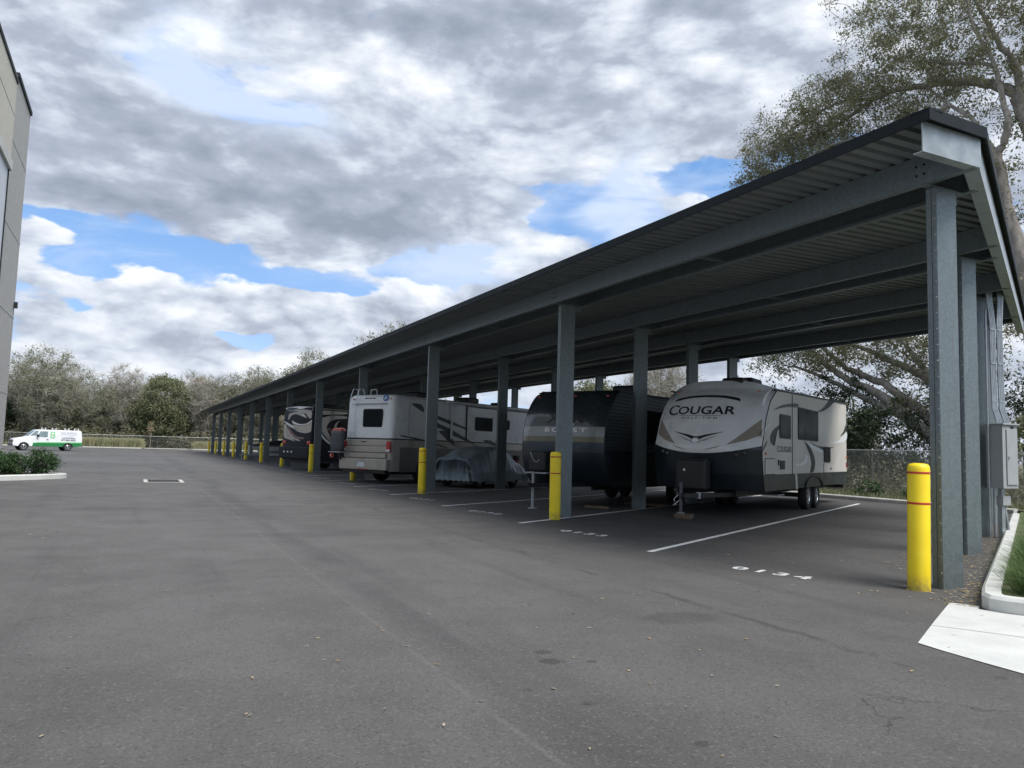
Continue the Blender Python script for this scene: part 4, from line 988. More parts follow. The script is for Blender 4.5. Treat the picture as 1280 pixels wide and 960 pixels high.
    # running gear
    for x, o_ in ((1.29, 1), (-1.29, -1)):
        for y in (5.30, 6.28): wheel(t, x, y, .36, .22, o_, spokes=6)
        arc = [(5.79 + 1.02 * math.cos(R(a)), .60 + .30 * math.sin(R(a))) for a in range(0, 181, 15)]
        m_ = MB(); X0, X1 = (1.21, 1.345) if o_ > 0 else (-1.345, -1.21)
        m_.ring([[(X0, a, b), (X1, a, b), (X1, a, b + .03), (X0, a, b + .03)] for a, b in arc], True, True); m_.build('fender', mt['black'], t, smooth=40)
    for x in (.62, -.62): MB().box(x - .04, x + .04, .9, 10.3, .46, .62).build('chassis_rail', mt['black'], t)
    MB().box(-1.15, 1.15, 5.2, 5.28, .33, .39).build('axle', mt['black'], t); MB().box(-1.15, 1.15, 6.24, 6.32, .33, .39).build('axle', mt['black'], t)
    MB().box(-1.19, 1.19, 10.52, 10.64, .46, .57).build('rear_bumper', mt['black'], t, bevel=.01)
    MB().hexa([(.62, 1.0, .46), (.55, 1.0, .46), (-.02, -.75, .46), (.05, -.75, .46)], [(.62, 1.0, .56), (.55, 1.0, .56), (-.02, -.75, .56), (.05, -.75, .56)]).build('tongue', mt['black'], t)
    MB().hexa([(-.62, 1.0, .46), (-.55, 1.0, .46), (.02, -.75, .46), (-.05, -.75, .46)], [(-.62, 1.0, .56), (-.55, 1.0, .56), (.02, -.75, .56), (-.05, -.75, .56)]).build('tongue', mt['black'], t)
    MB().box(-.36, .34, -.33, .10, .62, 1.32).build('gas_bottle_cover', mt['black'], t, bevel=.07, seg=3)
    MB().lathe([(.03, 0), (.028, .01), (.001, .012)], 'y', (-.14, -.335, 1.08), 10, ).build('cover_knob', mt['chrome'], t, smooth=40)
    MB().lathe([(.035, .13), (.035, .80)], 'z', (-.10, -.62, 0), 12).build('tongue_jack', mt['bumper'], t, smooth=50)
    MB().lathe([(.09, .11), (.09, .13)], 'z', (-.10, -.62, 0), 12).build('jack_foot', mt['greybox'], t, smooth=50)
    ch = [(-.22 + .05 * math.sin(q * .9), -.60, .58 - .035 * q) for q in range(9)] + [(-.30 + .05 * q, -.6, .27 + .035 * q) for q in range(6)]
    MB().tube(ch, .012, 5).build('safety_chain', mt['chrome'], t)
    MB().box(.14, .24, -.3, -.29, .44, .58).build('data_plate', mt['plate'], t)
    MB().box(.55, 1.1, 2.9, 3.5, .44, .47).build('step', mt['greybox'], t)
    b = MB().box(-.28, .08, -.74, -.44, 0, .105).build('wood_block', mt['wood'], None, bevel=.008)
    b.parent = None; b.location = (*sn(17.2, -6.46), 0); b.rotation_euler = (0, 0, RZ + .12); tag(b, 'brown timber block under the jack of the white trailer', 'wood block')
trailer_one()

# ---- 2. black round-fronted travel trailer
def trailer_two():
    t = thing('travel_trailer', 'black round-fronted travel trailer lettered BOOST with ribbed dark sides', 'camper trailer', (*sn(17.05, -10.17), 0), RZ)
    HW = 1.22
    def ys(z): return .38 + (1.20 * (1 - math.sqrt(max(0, 1 - (min(z, 3.02) - 1.55) ** 2 / 1.53 ** 2))) if z > 1.55 else .9 * (1 - math.sqrt(max(0, 1 - ((1.55 - z) / 1.12) ** 2))))
    def surf(x, z):
        u = max(-1, min(1, x / HW)); return ys(z) - .30 * (1 - abs(u) ** 2.2)
    def band(z0, z1, m, name='front_band'):
        nu, nv = 16, max(2, int((z1 - z0) / .08)); V = []; F = []
        for i in range(nv + 1):
            for j in range(nu + 1):
                u = -1 + 2 * j / nu; z = z0 + (z1 - z0) * i / nv; V.append((u * HW, surf(u * HW, z), z))
        for i in range(nv):
            for j in range(nu): p = i * (nu + 1) + j; F.append((p, p + 1, p + nu + 2, p + nu + 1))
        me = bpy.data.meshes.new(name); me.from_pydata(V, [], F); me.materials.append(mt[m]); me.polygons.foreach_set('use_smooth', [True] * len(F))
        o = bpy.data.objects.new(name, me); C.objects.link(o); o.parent = t
    band(2.06, 3.02, 'boost', 'front_cap'); band(1.80, 2.058, 'boostmid'); band(1.66, 1.798, 'boosttan'); band(1.40, 1.658, 'boostmid' if False else 'corr'); band(.55, 1.398, 'navy', 'front_cap_lower')
    Z = [.55 + .1 * i for i in range(10)]
    MB().prism([(ys(z) + .03, z) for z in Z] + [(10.2, 1.45), (10.2, .55)], 'yz', -HW, HW).build('lower_skirt', mt['navy'], t)
    MB().prism([(ys(z) + .05, z) for z in [1.452, 1.8, 2.2, 2.6, 2.9, 3.02]] + [(10.2, 3.14), (10.2, 1.452)], 'yz', -HW + .02, HW - .02).build('body', mt['boost'], t)
    for s_ in (1, -1):   # ribbed siding: each board a part
        z = 1.46
        while z < 3.0:
            y0 = ys(z) + .06; y1 = ys(min(3.02, z + .085)) + .06; X = s_ * HW; d = s_ * .022
            MB().hexa([(X - d * 1.2, y0, z), (X, y0, z), (X, 10.2, z), (X - d * 1.2, 10.2, z)], [(X - d * 1.2, y1, z + .088), (X - d, y1, z + .088), (X - d, 10.2, z + .088), (X - d * 1.2, 10.2, z + .088)]).build('siding_rib', mt['corr'], t)
            z += .09
        MB().tube([(s_ * 1.228, ys(q) + .02, q) for q in [.55 + .1 * i for i in range(25)]], .018, 6).build('corner_moulding', mt['black'], t, smooth=50)
    MB().hexa([(-1.23, 1.1, 3.0), (1.23, 1.1, 3.0), (1.23, 10.25, 3.12), (-1.23, 10.25, 3.12)], [(-1.15, 1.25, 3.06), (1.15, 1.25, 3.06), (1.15, 10.2, 3.19), (-1.15, 10.2, 3.19)]).build('roof', mt['black'], t)
    MB().box(-.4, .4, 4, 4.9, 3.15, 3.45).build('air_conditioner', mt['black'], t, bevel=.08, seg=3)
    window(t, 'yz', HW + .001, 3.0, 4.4, 1.75, 2.6, 1); window(t, 'yz', HW + .001, 5.6, 6.6, 1.9, 2.6, 1)
    cf = lambda a, b, o=0: (a, surf(a, b) - .006, b)
    text_obj('lettering', 'BOOST', .155, mt['decalw'], lambda a, b: cf(a + .20, b + 1.915), t, 2.0, 1.3, .004)
    text_obj('lettering', 'MICRO', .085, mt['decalw'], lambda a, b: cf(a + .22, b + 2.075), t, 1.5, 1.35)
    text_obj('lettering', 'XLR', .27, mt['black'], lambda a, b: cf(a + .16 + b * .3, b + 2.17), t, 2.0, 1.1, .01)
    for x in (-1.05, -.2, 0, .2, 1.05): MB().box(x - .04, x + .04, surf(x, 2.88) - .02, surf(x, 2.88) + .03, 2.87, 2.90).build('marker_lamp', mt['redlens'], t)
    MB().box(-.52, -.02, -.42, .12, .88, 1.40).build('gas_bottle_cover', mt['black'], t, bevel=.08, seg=3)
    MB().tube([(-.45 + .04 * q, -.43, 1.38 - .11 * q + .012 * q * q) for q in range(8)], .012, 5).build('cover_strap', mt['greybox'], t)
    MB().box(-.55, .05, -.46, .16, .84, .872).build('bottle_tray', mt['greybox'], t)
    for s_ in (1, -1):
        MB().hexa([(.62 * s_ - .04, .9, .52), (.62 * s_ + .04, .9, .52), (.05, -1.15, .52), (-.05, -1.15, .52)], [(.62 * s_ - .04, .9, .62), (.62 * s_ + .04, .9, .62), (.05, -1.15, .62), (-.05, -1.15, .62)]).build('tongue', mt['black'], t)
        MB().box(.62 * s_ - .04, .62 * s_ + .04, .95, 10, .42, .55).build('chassis_rail', mt['black'], t)
        for y in (5.4, 6.4): wheel(t, 1.16 * s_, y, .36, .22, s_, spokes=6)
        MB().hexa([(.98 * s_, 1.7, .04), (.98 * s_ + .06, 1.7, .04), (.98 * s_ + .06, 2.0, .04), (.98 * s_, 2.0, .04)], [(.98 * s_, 2.0, .5), (.98 * s_ + .06, 2.0, .5), (.98 * s_ + .06, 2.1, .5), (.98 * s_, 2.1, .5)]).build('stabiliser', mt['black'], t)
    MB().lathe([(.035, .02), (.035, .9)], 'z', (-.02, -.95, 0), 12).build('tongue_jack', mt['greybox'], t, smooth=50)
    MB().lathe([(.11, 0), (.11, .02)], 'z', (-.02, -.95, 0), 12).build('jack_foot', mt['greybox'], t, smooth=50)
    MB().box(.78, 1.02, .95, .96, .74, .84).build('number_plate', mt['plate'], t)
    MB().box(1.02, 1.14, .93, .98, .60, .66).build('marker_lamp', mt['amber'], t)
trailer_two()
for i, (s, n) in enumerate(((17.6, -9.2), (19.8, -8.9))):
    b = MB().box(-.6 if i else -.35, .6 if i else .35, -.05, .05, 0, .06).build('wheel_plank', mt['wood'], None, bevel=.006)
    b.location = (*sn(s, n), 0); b.rotation_euler = (0, 0, RZ + .15 * (i - .5))
    tag(b, ['short timber plank lying under the nose of the black trailer', 'longer timber plank beside the black trailer wheels'][i], 'timber plank')

# ---- 3. white motorhome
def motorhome():
    t = thing('motorhome', 'white and taupe motorhome with dark swooshes seen from its rear', 'motorhome', (*sn(21.5, -21.2), 0), RZ)
    HW = 1.25; Lm = 10.2
    # rounded rear upper shell: plan ring with big corner radii, leaning forward towards the roof
    def ring(z, inset, y0):
        P = rrect(-HW + inset, HW - inset, y0, Lm - inset, .22, 5); return [(a, b, z) for a, b in P]
    MB().ring([ring(1.712, 0, .02), ring(2.3, .0, .04), ring(3.0, .01, .09), ring(3.28, .03, .14), ring(3.37, .09, .22), ring(3.40, .25, .4)], True, True).build('upper_body', mt['rvwhite'], t, smooth=28)
    MB().ring([ring(.46, .02, .02), ring(1.40, 0, .0), ring(1.66, 0, .0)], True, True).build('lower_body', mt['taupe'], t, smooth=28)
    MB().ring([ring(1.662, -.008, -.01), ring(1.710, -.008, -.01)], True, True).build('belt_line', mt['decal'], t, smooth=28)
    MB().prism([(.5, .44), (.5, 1.38), (10.0, 1.38), (10.0, .44)], 'yz', HW + .002, HW + .008).build('lower_graphic', mt['dtaupe'], t)
    for (z0, z1, y) in ((1.42, 1.64, -.035), (1.17, 1.36, -.06), (.95, 1.13, -.09)):
        MB().box(-1.13, 1.06, y, .01, z0, z1).build('rear_step_panel', mt['taupe'], t, bevel=.02)
    MB().box(-1.24, 1.24, -.22, .02, .50, .92).build('rear_bumper', mt['taupe'], t, bevel=.035, seg=3)
    MB().box(-1.23, 1.23, -.228, -.222, .60, .88).build('bumper_panel', mt['taupe'], t, bevel=.002)
    MB().box(-1.1, 1.1, -.15, .1, .38, .50).build('hitch_frame', mt['black'], t); MB().box(-.25, .3, -.28, -.23, .50, .53).build('hitch_bar', mt['redpaint'], t)
    for s_ in (1, -1):
        MB().box(s_ * 1.16 - .12, s_ * 1.16 + .09, -.06, .03, 1.19, 1.60).build('tail_lamp', mt['redlens'], t, bevel=.03)
        MB().box(s_ * 1.16 - .11, s_ * 1.16 + .08, -.064, -.0605, 1.21, 1.29).build('reversing_lamp', mt['plate'], t)
    MB().box(-.25, .12, -.236, -.229, .61, .79).build('number_plate', mt['plate'], t)
    window(t, 'xz', .052, -.28, .70, 2.14, 2.80, -1, 'rear_window', .07)
    MB().box(-.95, .9, .03, .11, 3.02, 3.045).build('gutter', mt['greybox'], t)
    MB().box(-.28, .0, -.05, .0, 1.54, 1.58).build('door_handle', mt['black'], t, bevel=.01)
    for x in (-.24, -.04, .16): MB().box(x - .07, x + .07, .10, .15, 3.235, 3.265).build('marker_lamp', mt['black'], t)
    for x in (-.9, 1.02): MB().box(x - .06, x + .06, .10, .15, 3.20, 3.23).build('marker_lamp', mt['redlens'], t)
    em = MB().lathe([(.14, .0), (.14, -.012), (.001, -.012)], 'y', (.78, .125, 3.24), 20).build('round_emblem', mt['bluelogo'], t)
    decal('emblem_mark', [(.70, 3.18), (.76, 3.30), (.86, 3.32), (.80, 3.26), (.85, 3.20), (.79, 3.22)], mt['decalw'], rearfn(.112), em, smooth=False)
    # ladder and roof rails
    for x in (-.98, -.66): MB().tube([(x, -.02, 1.75), (x, -.06, 2.0), (x, -.03, 3.2), (x, .05, 3.45), (x, .12, 3.62), (x, .35, 3.62), (x, .42, 3.42)], .016, 6).build('ladder_rail', mt['rvwhite'], t, smooth=50)
    for z in (1.95, 2.3, 2.65, 3.0): MB().tube([(-.98, -.06, z), (-.66, -.06, z)], .014, 6).build('ladder_rung', mt['rvwhite'], t, smooth=50)
    MB().tube([(-.3, .4, 3.39), (-.3, .4, 3.56), (-.27, .4, 3.6), (0, .4, 3.6), (.03, .4, 3.56), (.03, .4, 3.39)], .014, 6).build('roof_rail', mt['rvwhite'], t, smooth=50)
    MB().box(-.4, .5, 2.3, 3.2, 3.39, 3.66).build('air_conditioner', mt['black'], t, bevel=.08, seg=3)
    MB().box(.1, .8, 5.2, 6.1, 3.39, 3.64).build('air_conditioner', mt['black'], t, bevel=.08, seg=3)
    MB().box(.3, .8, 7.6, 8.1, 3.39, 3.56).build('roof_vent', mt['black'], t, bevel=.06)
    sf = sidefn(HW + .002)
    for k_ in 'abcdef': decal('side_graphic', GFX['mh_' + k_], mt['decal'], sf, t)
    decal('side_graphic', GFX['mh_line'], mt['decal'], sidefn(HW + .008), t)
    decal('side_graphic', [(6.2, 1.72), (7.2, 2.0), (9.4, 2.6), (9.9, 2.9), (8.6, 2.55), (7.0, 2.15)], mt['tan'], sf, t)
    MB().prism(rrect(4.62, 9.7, 1.80, 3.16, .03), 'yz', HW + .003, HW + .03).build('slide_out', mt['rvwhite'], t)
    for a in (4.60, 9.72): MB().box(HW + .003, HW + .04, a - .02, a + .02, 1.78, 3.18).build('slide_seal', mt['black'], t)
    MB().box(HW + .003, HW + .04, 4.58, 9.72, 3.18, 3.21).build('slide_seal', mt['black'], t)
    window(t, 'yz', HW + .031, 5.2, 6.45, 2.21, 2.75, 1); window(t, 'yz', HW + .031, 7.2, 7.8, 2.33, 2.72, 1)
    MB().tube([(HW + .07, 3.2, 3.30), (HW + .07, 9.9, 3.30)], .06, 8).build('awning_roll', mt['rvwhite'], t, smooth=50)
    MB().box(HW + .02, HW + .06, 3.50, 3.60, 1.78, 3.28).build('awning_arm', mt['rvwhite'], t)
    MB().box(HW + .002, HW + .012, .93, .96, 1.75, 3.1).build('panel_joint', mt['greybox'], t)
    for s_ in (1, -1):
        wheel(t, (HW - .02) * s_, 2.0, .46, .28, s_, spokes=6); wheel(t, (HW - .02) * s_, 8.3, .46, .28, s_, spokes=6)
        MB().prism([(2.0 + .56 * math.cos(R(a)), .46 + .56 * math.sin(R(a))) for a in range(0, 181, 15)], 'yz', *sorted((s_ * (HW + .009), s_ * (HW + .014)))).build('wheel_arch', mt['black'], t)
        for w_ in kids(t):
            pass
    for s_ in (1, -1):
        for y in (2.0, 8.3): pass
    MB().box(-1.0, 1.0, .3, 9.8, .34, .46).build('chassis', mt['black'], t)
    return t
motorhome()
lc = thing('luggage_carrier', 'charcoal covered bundle with red straps on the rear of the white motorhome', 'luggage', (*sn(21.5, -21.2), 0), RZ)
MB().ring([[(-1.16 + .30 * k_ * math.cos(a) + .015 * math.sin(3 * a + z * 9), -.42 + .22 * k_ * math.sin(a), z) for a in [2 * math.pi * q / 18 for q in range(18)]] for z, k_ in ((1.16, .82), (1.2, .95), (1.4, 1.0), (1.6, .97), (1.8, 1.0), (1.92, .92), (1.96, .7))], True, True).build('cover', mt['cargo'], lc, smooth=50)
for q in range(5): MB().tube([(-1.36 + q * .1, -.5, 1.93), (-1.34 + q * .1, -.48, 2.02 + .02 * (q % 2)), (-1.26 + q * .1, -.42, 2.04), (-1.22 + q * .1, -.36, 1.95)], .035, 7).build('strap', mt['pink'], lc, smooth=50)
MB().box(-1.45, -.80, -.62, -.22, 1.12, 1.15).build('tray', mt['greybox'], lc)
MB().lathe([(.001, -.03), (.085, -.03), (.1, 0), (.085, .03), (.001, .03)], 'x', (-1.34, -.52, 1.0), 14).build('caster', mt['pink'], lc, smooth=40)
MB().lathe([(.001, -.03), (.085, -.03), (.1, 0), (.085, .03), (.001, .03)], 'x', (-.88, -.52, 1.03), 14).build('caster', mt['black'], lc, smooth=40)
MB().box(-1.2, -1.1, -.3, -.23, .86, 1.12).build('bracket', mt['black'], lc)

# ---- 4. dark patterned coach
def coach(loc, rz, label, short=False):
    t = thing('motor_coach', label, 'motorhome', loc, rz)
    HW = 1.22; Lm = 10.5
    def ring(z, inset, y0): return [(a, b, z) for a, b in rrect(-HW + inset, HW - inset, y0, Lm - inset, .14, 4)]
    MB().ring([ring(.52, .02, 0), ring(1.2, 0, -.02), ring(2.9, .0, .03), ring(3.30, .03, .08), ring(3.42, .12, .18)], True, True).build('body', mt['coach'], t, smooth=28)
    MB().box(-1.2, 1.2, -.22, .02, .60, 1.24).build('rear_bumper', mt['coach'], t, bevel=.05, seg=3)
    rf = lambda a, b, o=0: (max(-1.14, min(1.12, (a + .30) * .96)), float(np.interp(b, [1.2, 2.9, 3.3, 3.42], [-.02, .03, .08, .18])) - .006, b)
    for k_, m_ in (('top', 'coachsilver'), ('a', 'coachtan'), ('b', 'coachsilver'), ('big', 'coachtan'), ('c', 'coachsilver'), ('red', 'coachred'), ('d', 'coachtan'), ('e', 'coachtan'), ('f', 'coachsilver')):
        decal('rear_graphic', GFX['ck_' + k_], mt[m_], rf, t)
    decal('rear_graphic', [(-1.45, 3.18), (-.9, 3.20), (-.2, 3.26), (.75, 3.15), (.78, 2.78), (.55, 2.84), (.3, 3.02), (-.1, 3.12), (-.5, 3.17)], mt['coachtan'], rf, t)
    decal('rear_graphic', [(-1.45, 2.45), (-1.2, 2.38), (-1.1, 2.0), (-.8, 1.72), (-.4, 1.52), (-.9, 1.62), (-1.4, 1.75)], mt['coachtan'], rf, t)
    sf = lambda a, b, o=0: (HW + .004, a + .35, b)
    for k_, m_ in (('a', 'coachtan'), ('b', 'coachtan'), ('c', 'coachsilver'), ('red', 'coachred'), ('g', 'coachtan')): decal('side_graphic', GFX['cs_' + k_], mt[m_], sf, t)
    window(t, 'yz', HW + .005, 1.95, 3.1, 2.32, 2.72, 1); window(t, 'yz', HW + .005, 4.6, 6.1, 2.2, 2.8, 1)
    for x in (-.72, -.42, -.12): MB().box(x - .06, x + .06, -.235, -.222, .91, 1.0).build('bumper_lamp', mt['plate'], t, bevel=.01)
    for s_ in (1, -1): MB().box(s_ * .98 - .14, s_ * .98 + .14, -.04, .02, 1.36, 1.56).build('tail_lamp', mt['redlens'], t, bevel=.03)
    MB().box(-.5, .5, 1.4, 2.4, 3.40, 3.66).build('air_conditioner', mt['black'], t, bevel=.08, seg=3)
    MB().box(-.5, .5, 6.4, 7.4, 3.40, 3.66).build('air_conditioner', mt['black'], t, bevel=.08, seg=3)
    MB().box(.9, 1.24, .6, 10, 3.30, 3.38).build('awning_case', mt['coachtan'], t, bevel=.02)
    for s_ in (1, -1):
        for y in (3.0, 8.6): wheel(t, (HW - .02) * s_, y, .48, .28, s_, spokes=6)
    MB().box(-1.0, 1.0, .3, 10, .36, .52).build('chassis', mt['black'], t)
    return t
coach((*sn(28.3, -33.2), 0), RZ, 'dark coach with tan, silver and maroon swirls behind the fifth front column')

# ---- 5. covered car
def covered_car():
    t = thing('covered_car', 'low car under a crumpled blue-grey tarpaulin beside the white motorhome', 'covered car', (*sn(21.9, -17.35), 0), RZ); t.scale = (.95, .80, 1)
    yp = [0, .06, .4, 1.0, 1.6, 2.2, 2.8, 3.3, 3.8, 4.3, 4.5]; zp = [.98, 1.06, 1.14, 1.34, 1.46, 1.50, 1.46, 1.30, 1.04, .92, .8]
    V = []; F = []; nu, nv = 72, 90
    r2 = np.random.default_rng(3); ph = r2.uniform(0, 6, 12)
    for i in range(nv + 1):
        y = 4.5 * i / nv; zt = float(np.interp(y, yp, zp)); endf = min(1, min(y, 4.5 - y) / .3 + .90)
        for j in range(nu + 1):
            u = -1 + 2 * j / nu; a = abs(u); sg = 1 if u > 0 else -1
            tw = .70
            if a < .5: x = a / .5 * tw; z = zt - .05 * (a / .5) ** 3
            else:
                q = (a - .5) / .5; x = tw + (.98 - tw) * min(1, q * 1.5) ** .7 + .06 * q; z = zt - .05 - (zt - .05 - .24) * q
            fold = (math.sin(y * 4 + u * 12 + ph[0]) * .5 + math.sin(y * 5.3 - u * 13 + ph[1]) * .6 + math.sin(y * 17 + u * 3 + ph[2]) * .35 + math.sin(y * 27 - u * 21 + ph[3]) * .2)
            am = .006 + .012 * max(0, a - .45)
            V.append((sg * (x * endf + fold * am), y + .012 * math.sin(u * 7 + ph[4]) * (1 if .1 < y < 4.4 else 3), z + fold * .018 + .010 * math.sin(u * 9 + y * 5)))
    for i in range(nv):
        for j in range(nu): p = i * (nu + 1) + j; F.append((p, p + 1, p + nu + 2, p + nu + 1))
    for yy_, rev in ((0, 0), (nv, 1)):
        base = len(V); row = [yy_ * (nu + 1) + j for j in range(nu + 1)]
        for j in range(nu + 1):
            x, y, z = V[row[j]]; V.append((x * 1.04, y + (-.06 if not rev else .06) + .018 * math.sin(j * .9), .26 + .02 * math.sin(j * .9)))
        for j in range(nu): F.append((row[j], row[j + 1], base + j + 1, base + j))
    me = bpy.data.meshes.new('tarpaulin'); me.from_pydata(V, [], F); me.materials.append(mt['tarp']); me.polygons.foreach_set('use_smooth', [True] * len(F))
    o = bpy.data.objects.new('tarpaulin', me); C.objects.link(o); o.parent = t
    for s_ in (1, -1):
        for y in (.85, 3.6): wheel(t, .86 * s_, y, .31, .2, s_, spokes=5)
    MB().box(-.7, .7, .3, 4.2, .2, .5).build('underbody', mt['black'], t)
covered_car()
def dolly():
    t = thing('tow_dolly', 'red tow dolly with upright post and small wheels behind the covered car', 'tow dolly', (*sn(26.0, -17.15), 0), RZ)
    MB().box(-.9, .9, -.06, .06, .34, .46).build('crossbar', mt['redpaint'], t); MB().box(-.06, .06, -1.2, -.061, .36, .45).build('drawbar', mt['redpaint'], t)
    MB().box(-.08, .08, -.30, -.14, .46, 1.0).build('upright_post', mt['redpaint'], t); MB().box(-.10, .10, -.34, -.10, 1.0, 1.18).build('winch', mt['black'], t, bevel=.02)
    for s_ in (1, -1):
        wheel(t, .95 * s_, 0, .30, .18, s_, spokes=5)
        MB().ring([[(.86 * s_, .40 * math.cos(R(a)), .30 + .40 * math.sin(R(a))), (1.10 * s_, .40 * math.cos(R(a)), .30 + .40 * math.sin(R(a))), (1.10 * s_, .42 * math.cos(R(a)), .30 + .42 * math.sin(R(a))), (.86 * s_, .42 * math.cos(R(a)), .30 + .42 * math.sin(R(a)))] for a in range(10, 171, 20)], True, True).build('mudguard', mt['redpaint'], t)
        MB().box(.45 * s_ - .15, .45 * s_ + .15, -.5, .5, .46, .50).build('ramp', mt['greybox'], t)
dolly()
# ---- 6. small boats on trailers further along
def boat(loc, rz, label, cover):
    t = thing('boat_on_trailer', label, 'boat trailer', loc, rz, None)
    L = 5.6; st = [0, .6, 1.6, 3.2, 4.6, 5.6]; hw = [.02, .45, .82, 1.02, 1.04, 1.0]; kz = [1.0, .72, .58, .52, .52, .54]
    MB().ring([[(0, y, k_), (w_ * .8, y, k_ + .22), (w_, y, 1.18 if y < .5 else 1.12), (-w_, y, 1.18 if y < .5 else 1.12), (-w_ * .8, y, k_ + .22)] for y, w_, k_ in zip(st, hw, kz)], True, True).build('hull', mt['rvwhite'], t, smooth=40)
    MB().ring([[(w_ + .03, y, 1.10), (w_ + .02, y, 1.20), (w_ * .3, y, 1.24 + c_), (-w_ * .3, y, 1.24 + c_), (-w_ - .02, y, 1.20), (-w_ - .03, y, 1.10)] for y, w_, c_ in zip(st, hw, (0, .04, .22, .42, .22, .04))], True, True).build('canvas_cover', mt[cover], t, smooth=40)
    for s_ in (1, -1):
        MB().box(.55 * s_ - .04, .55 * s_ + .04, .8, 5.6, .40, .48).build('frame_rail', mt['rail'], t); wheel(t, 1.0 * s_, 4.0, .33, .2, s_, spokes=5)
        MB().hexa([(.55 * s_ - .04, .8, .40), (.55 * s_ + .04, .8, .40), (.04, -1.1, .40), (-.04, -1.1, .40)], [(.55 * s_ - .04, .8, .48), (.55 * s_ + .04, .8, .48), (.04, -1.1, .48), (-.04, -1.1, .48)]).build('frame_rail', mt['rail'], t)
    MB().box(-.05, .05, -.3, -.22, .48, 1.15).build('winch_post', mt['rail'], t)
    MB().lathe([(.03, 0), (.03, .5)], 'z', (0, -.9, 0), 8).build('jockey_post', mt['rail'], t)
boat((*sn(38.6, -50.4), 0), RZ, 'boat with dark canvas cover on a trailer just beyond the dark coach', 'decal')
boat((*sn(44.5, -57.7), 0), RZ, 'more distant boat with grey cover on a trailer near the canopy far end', 'cargo')

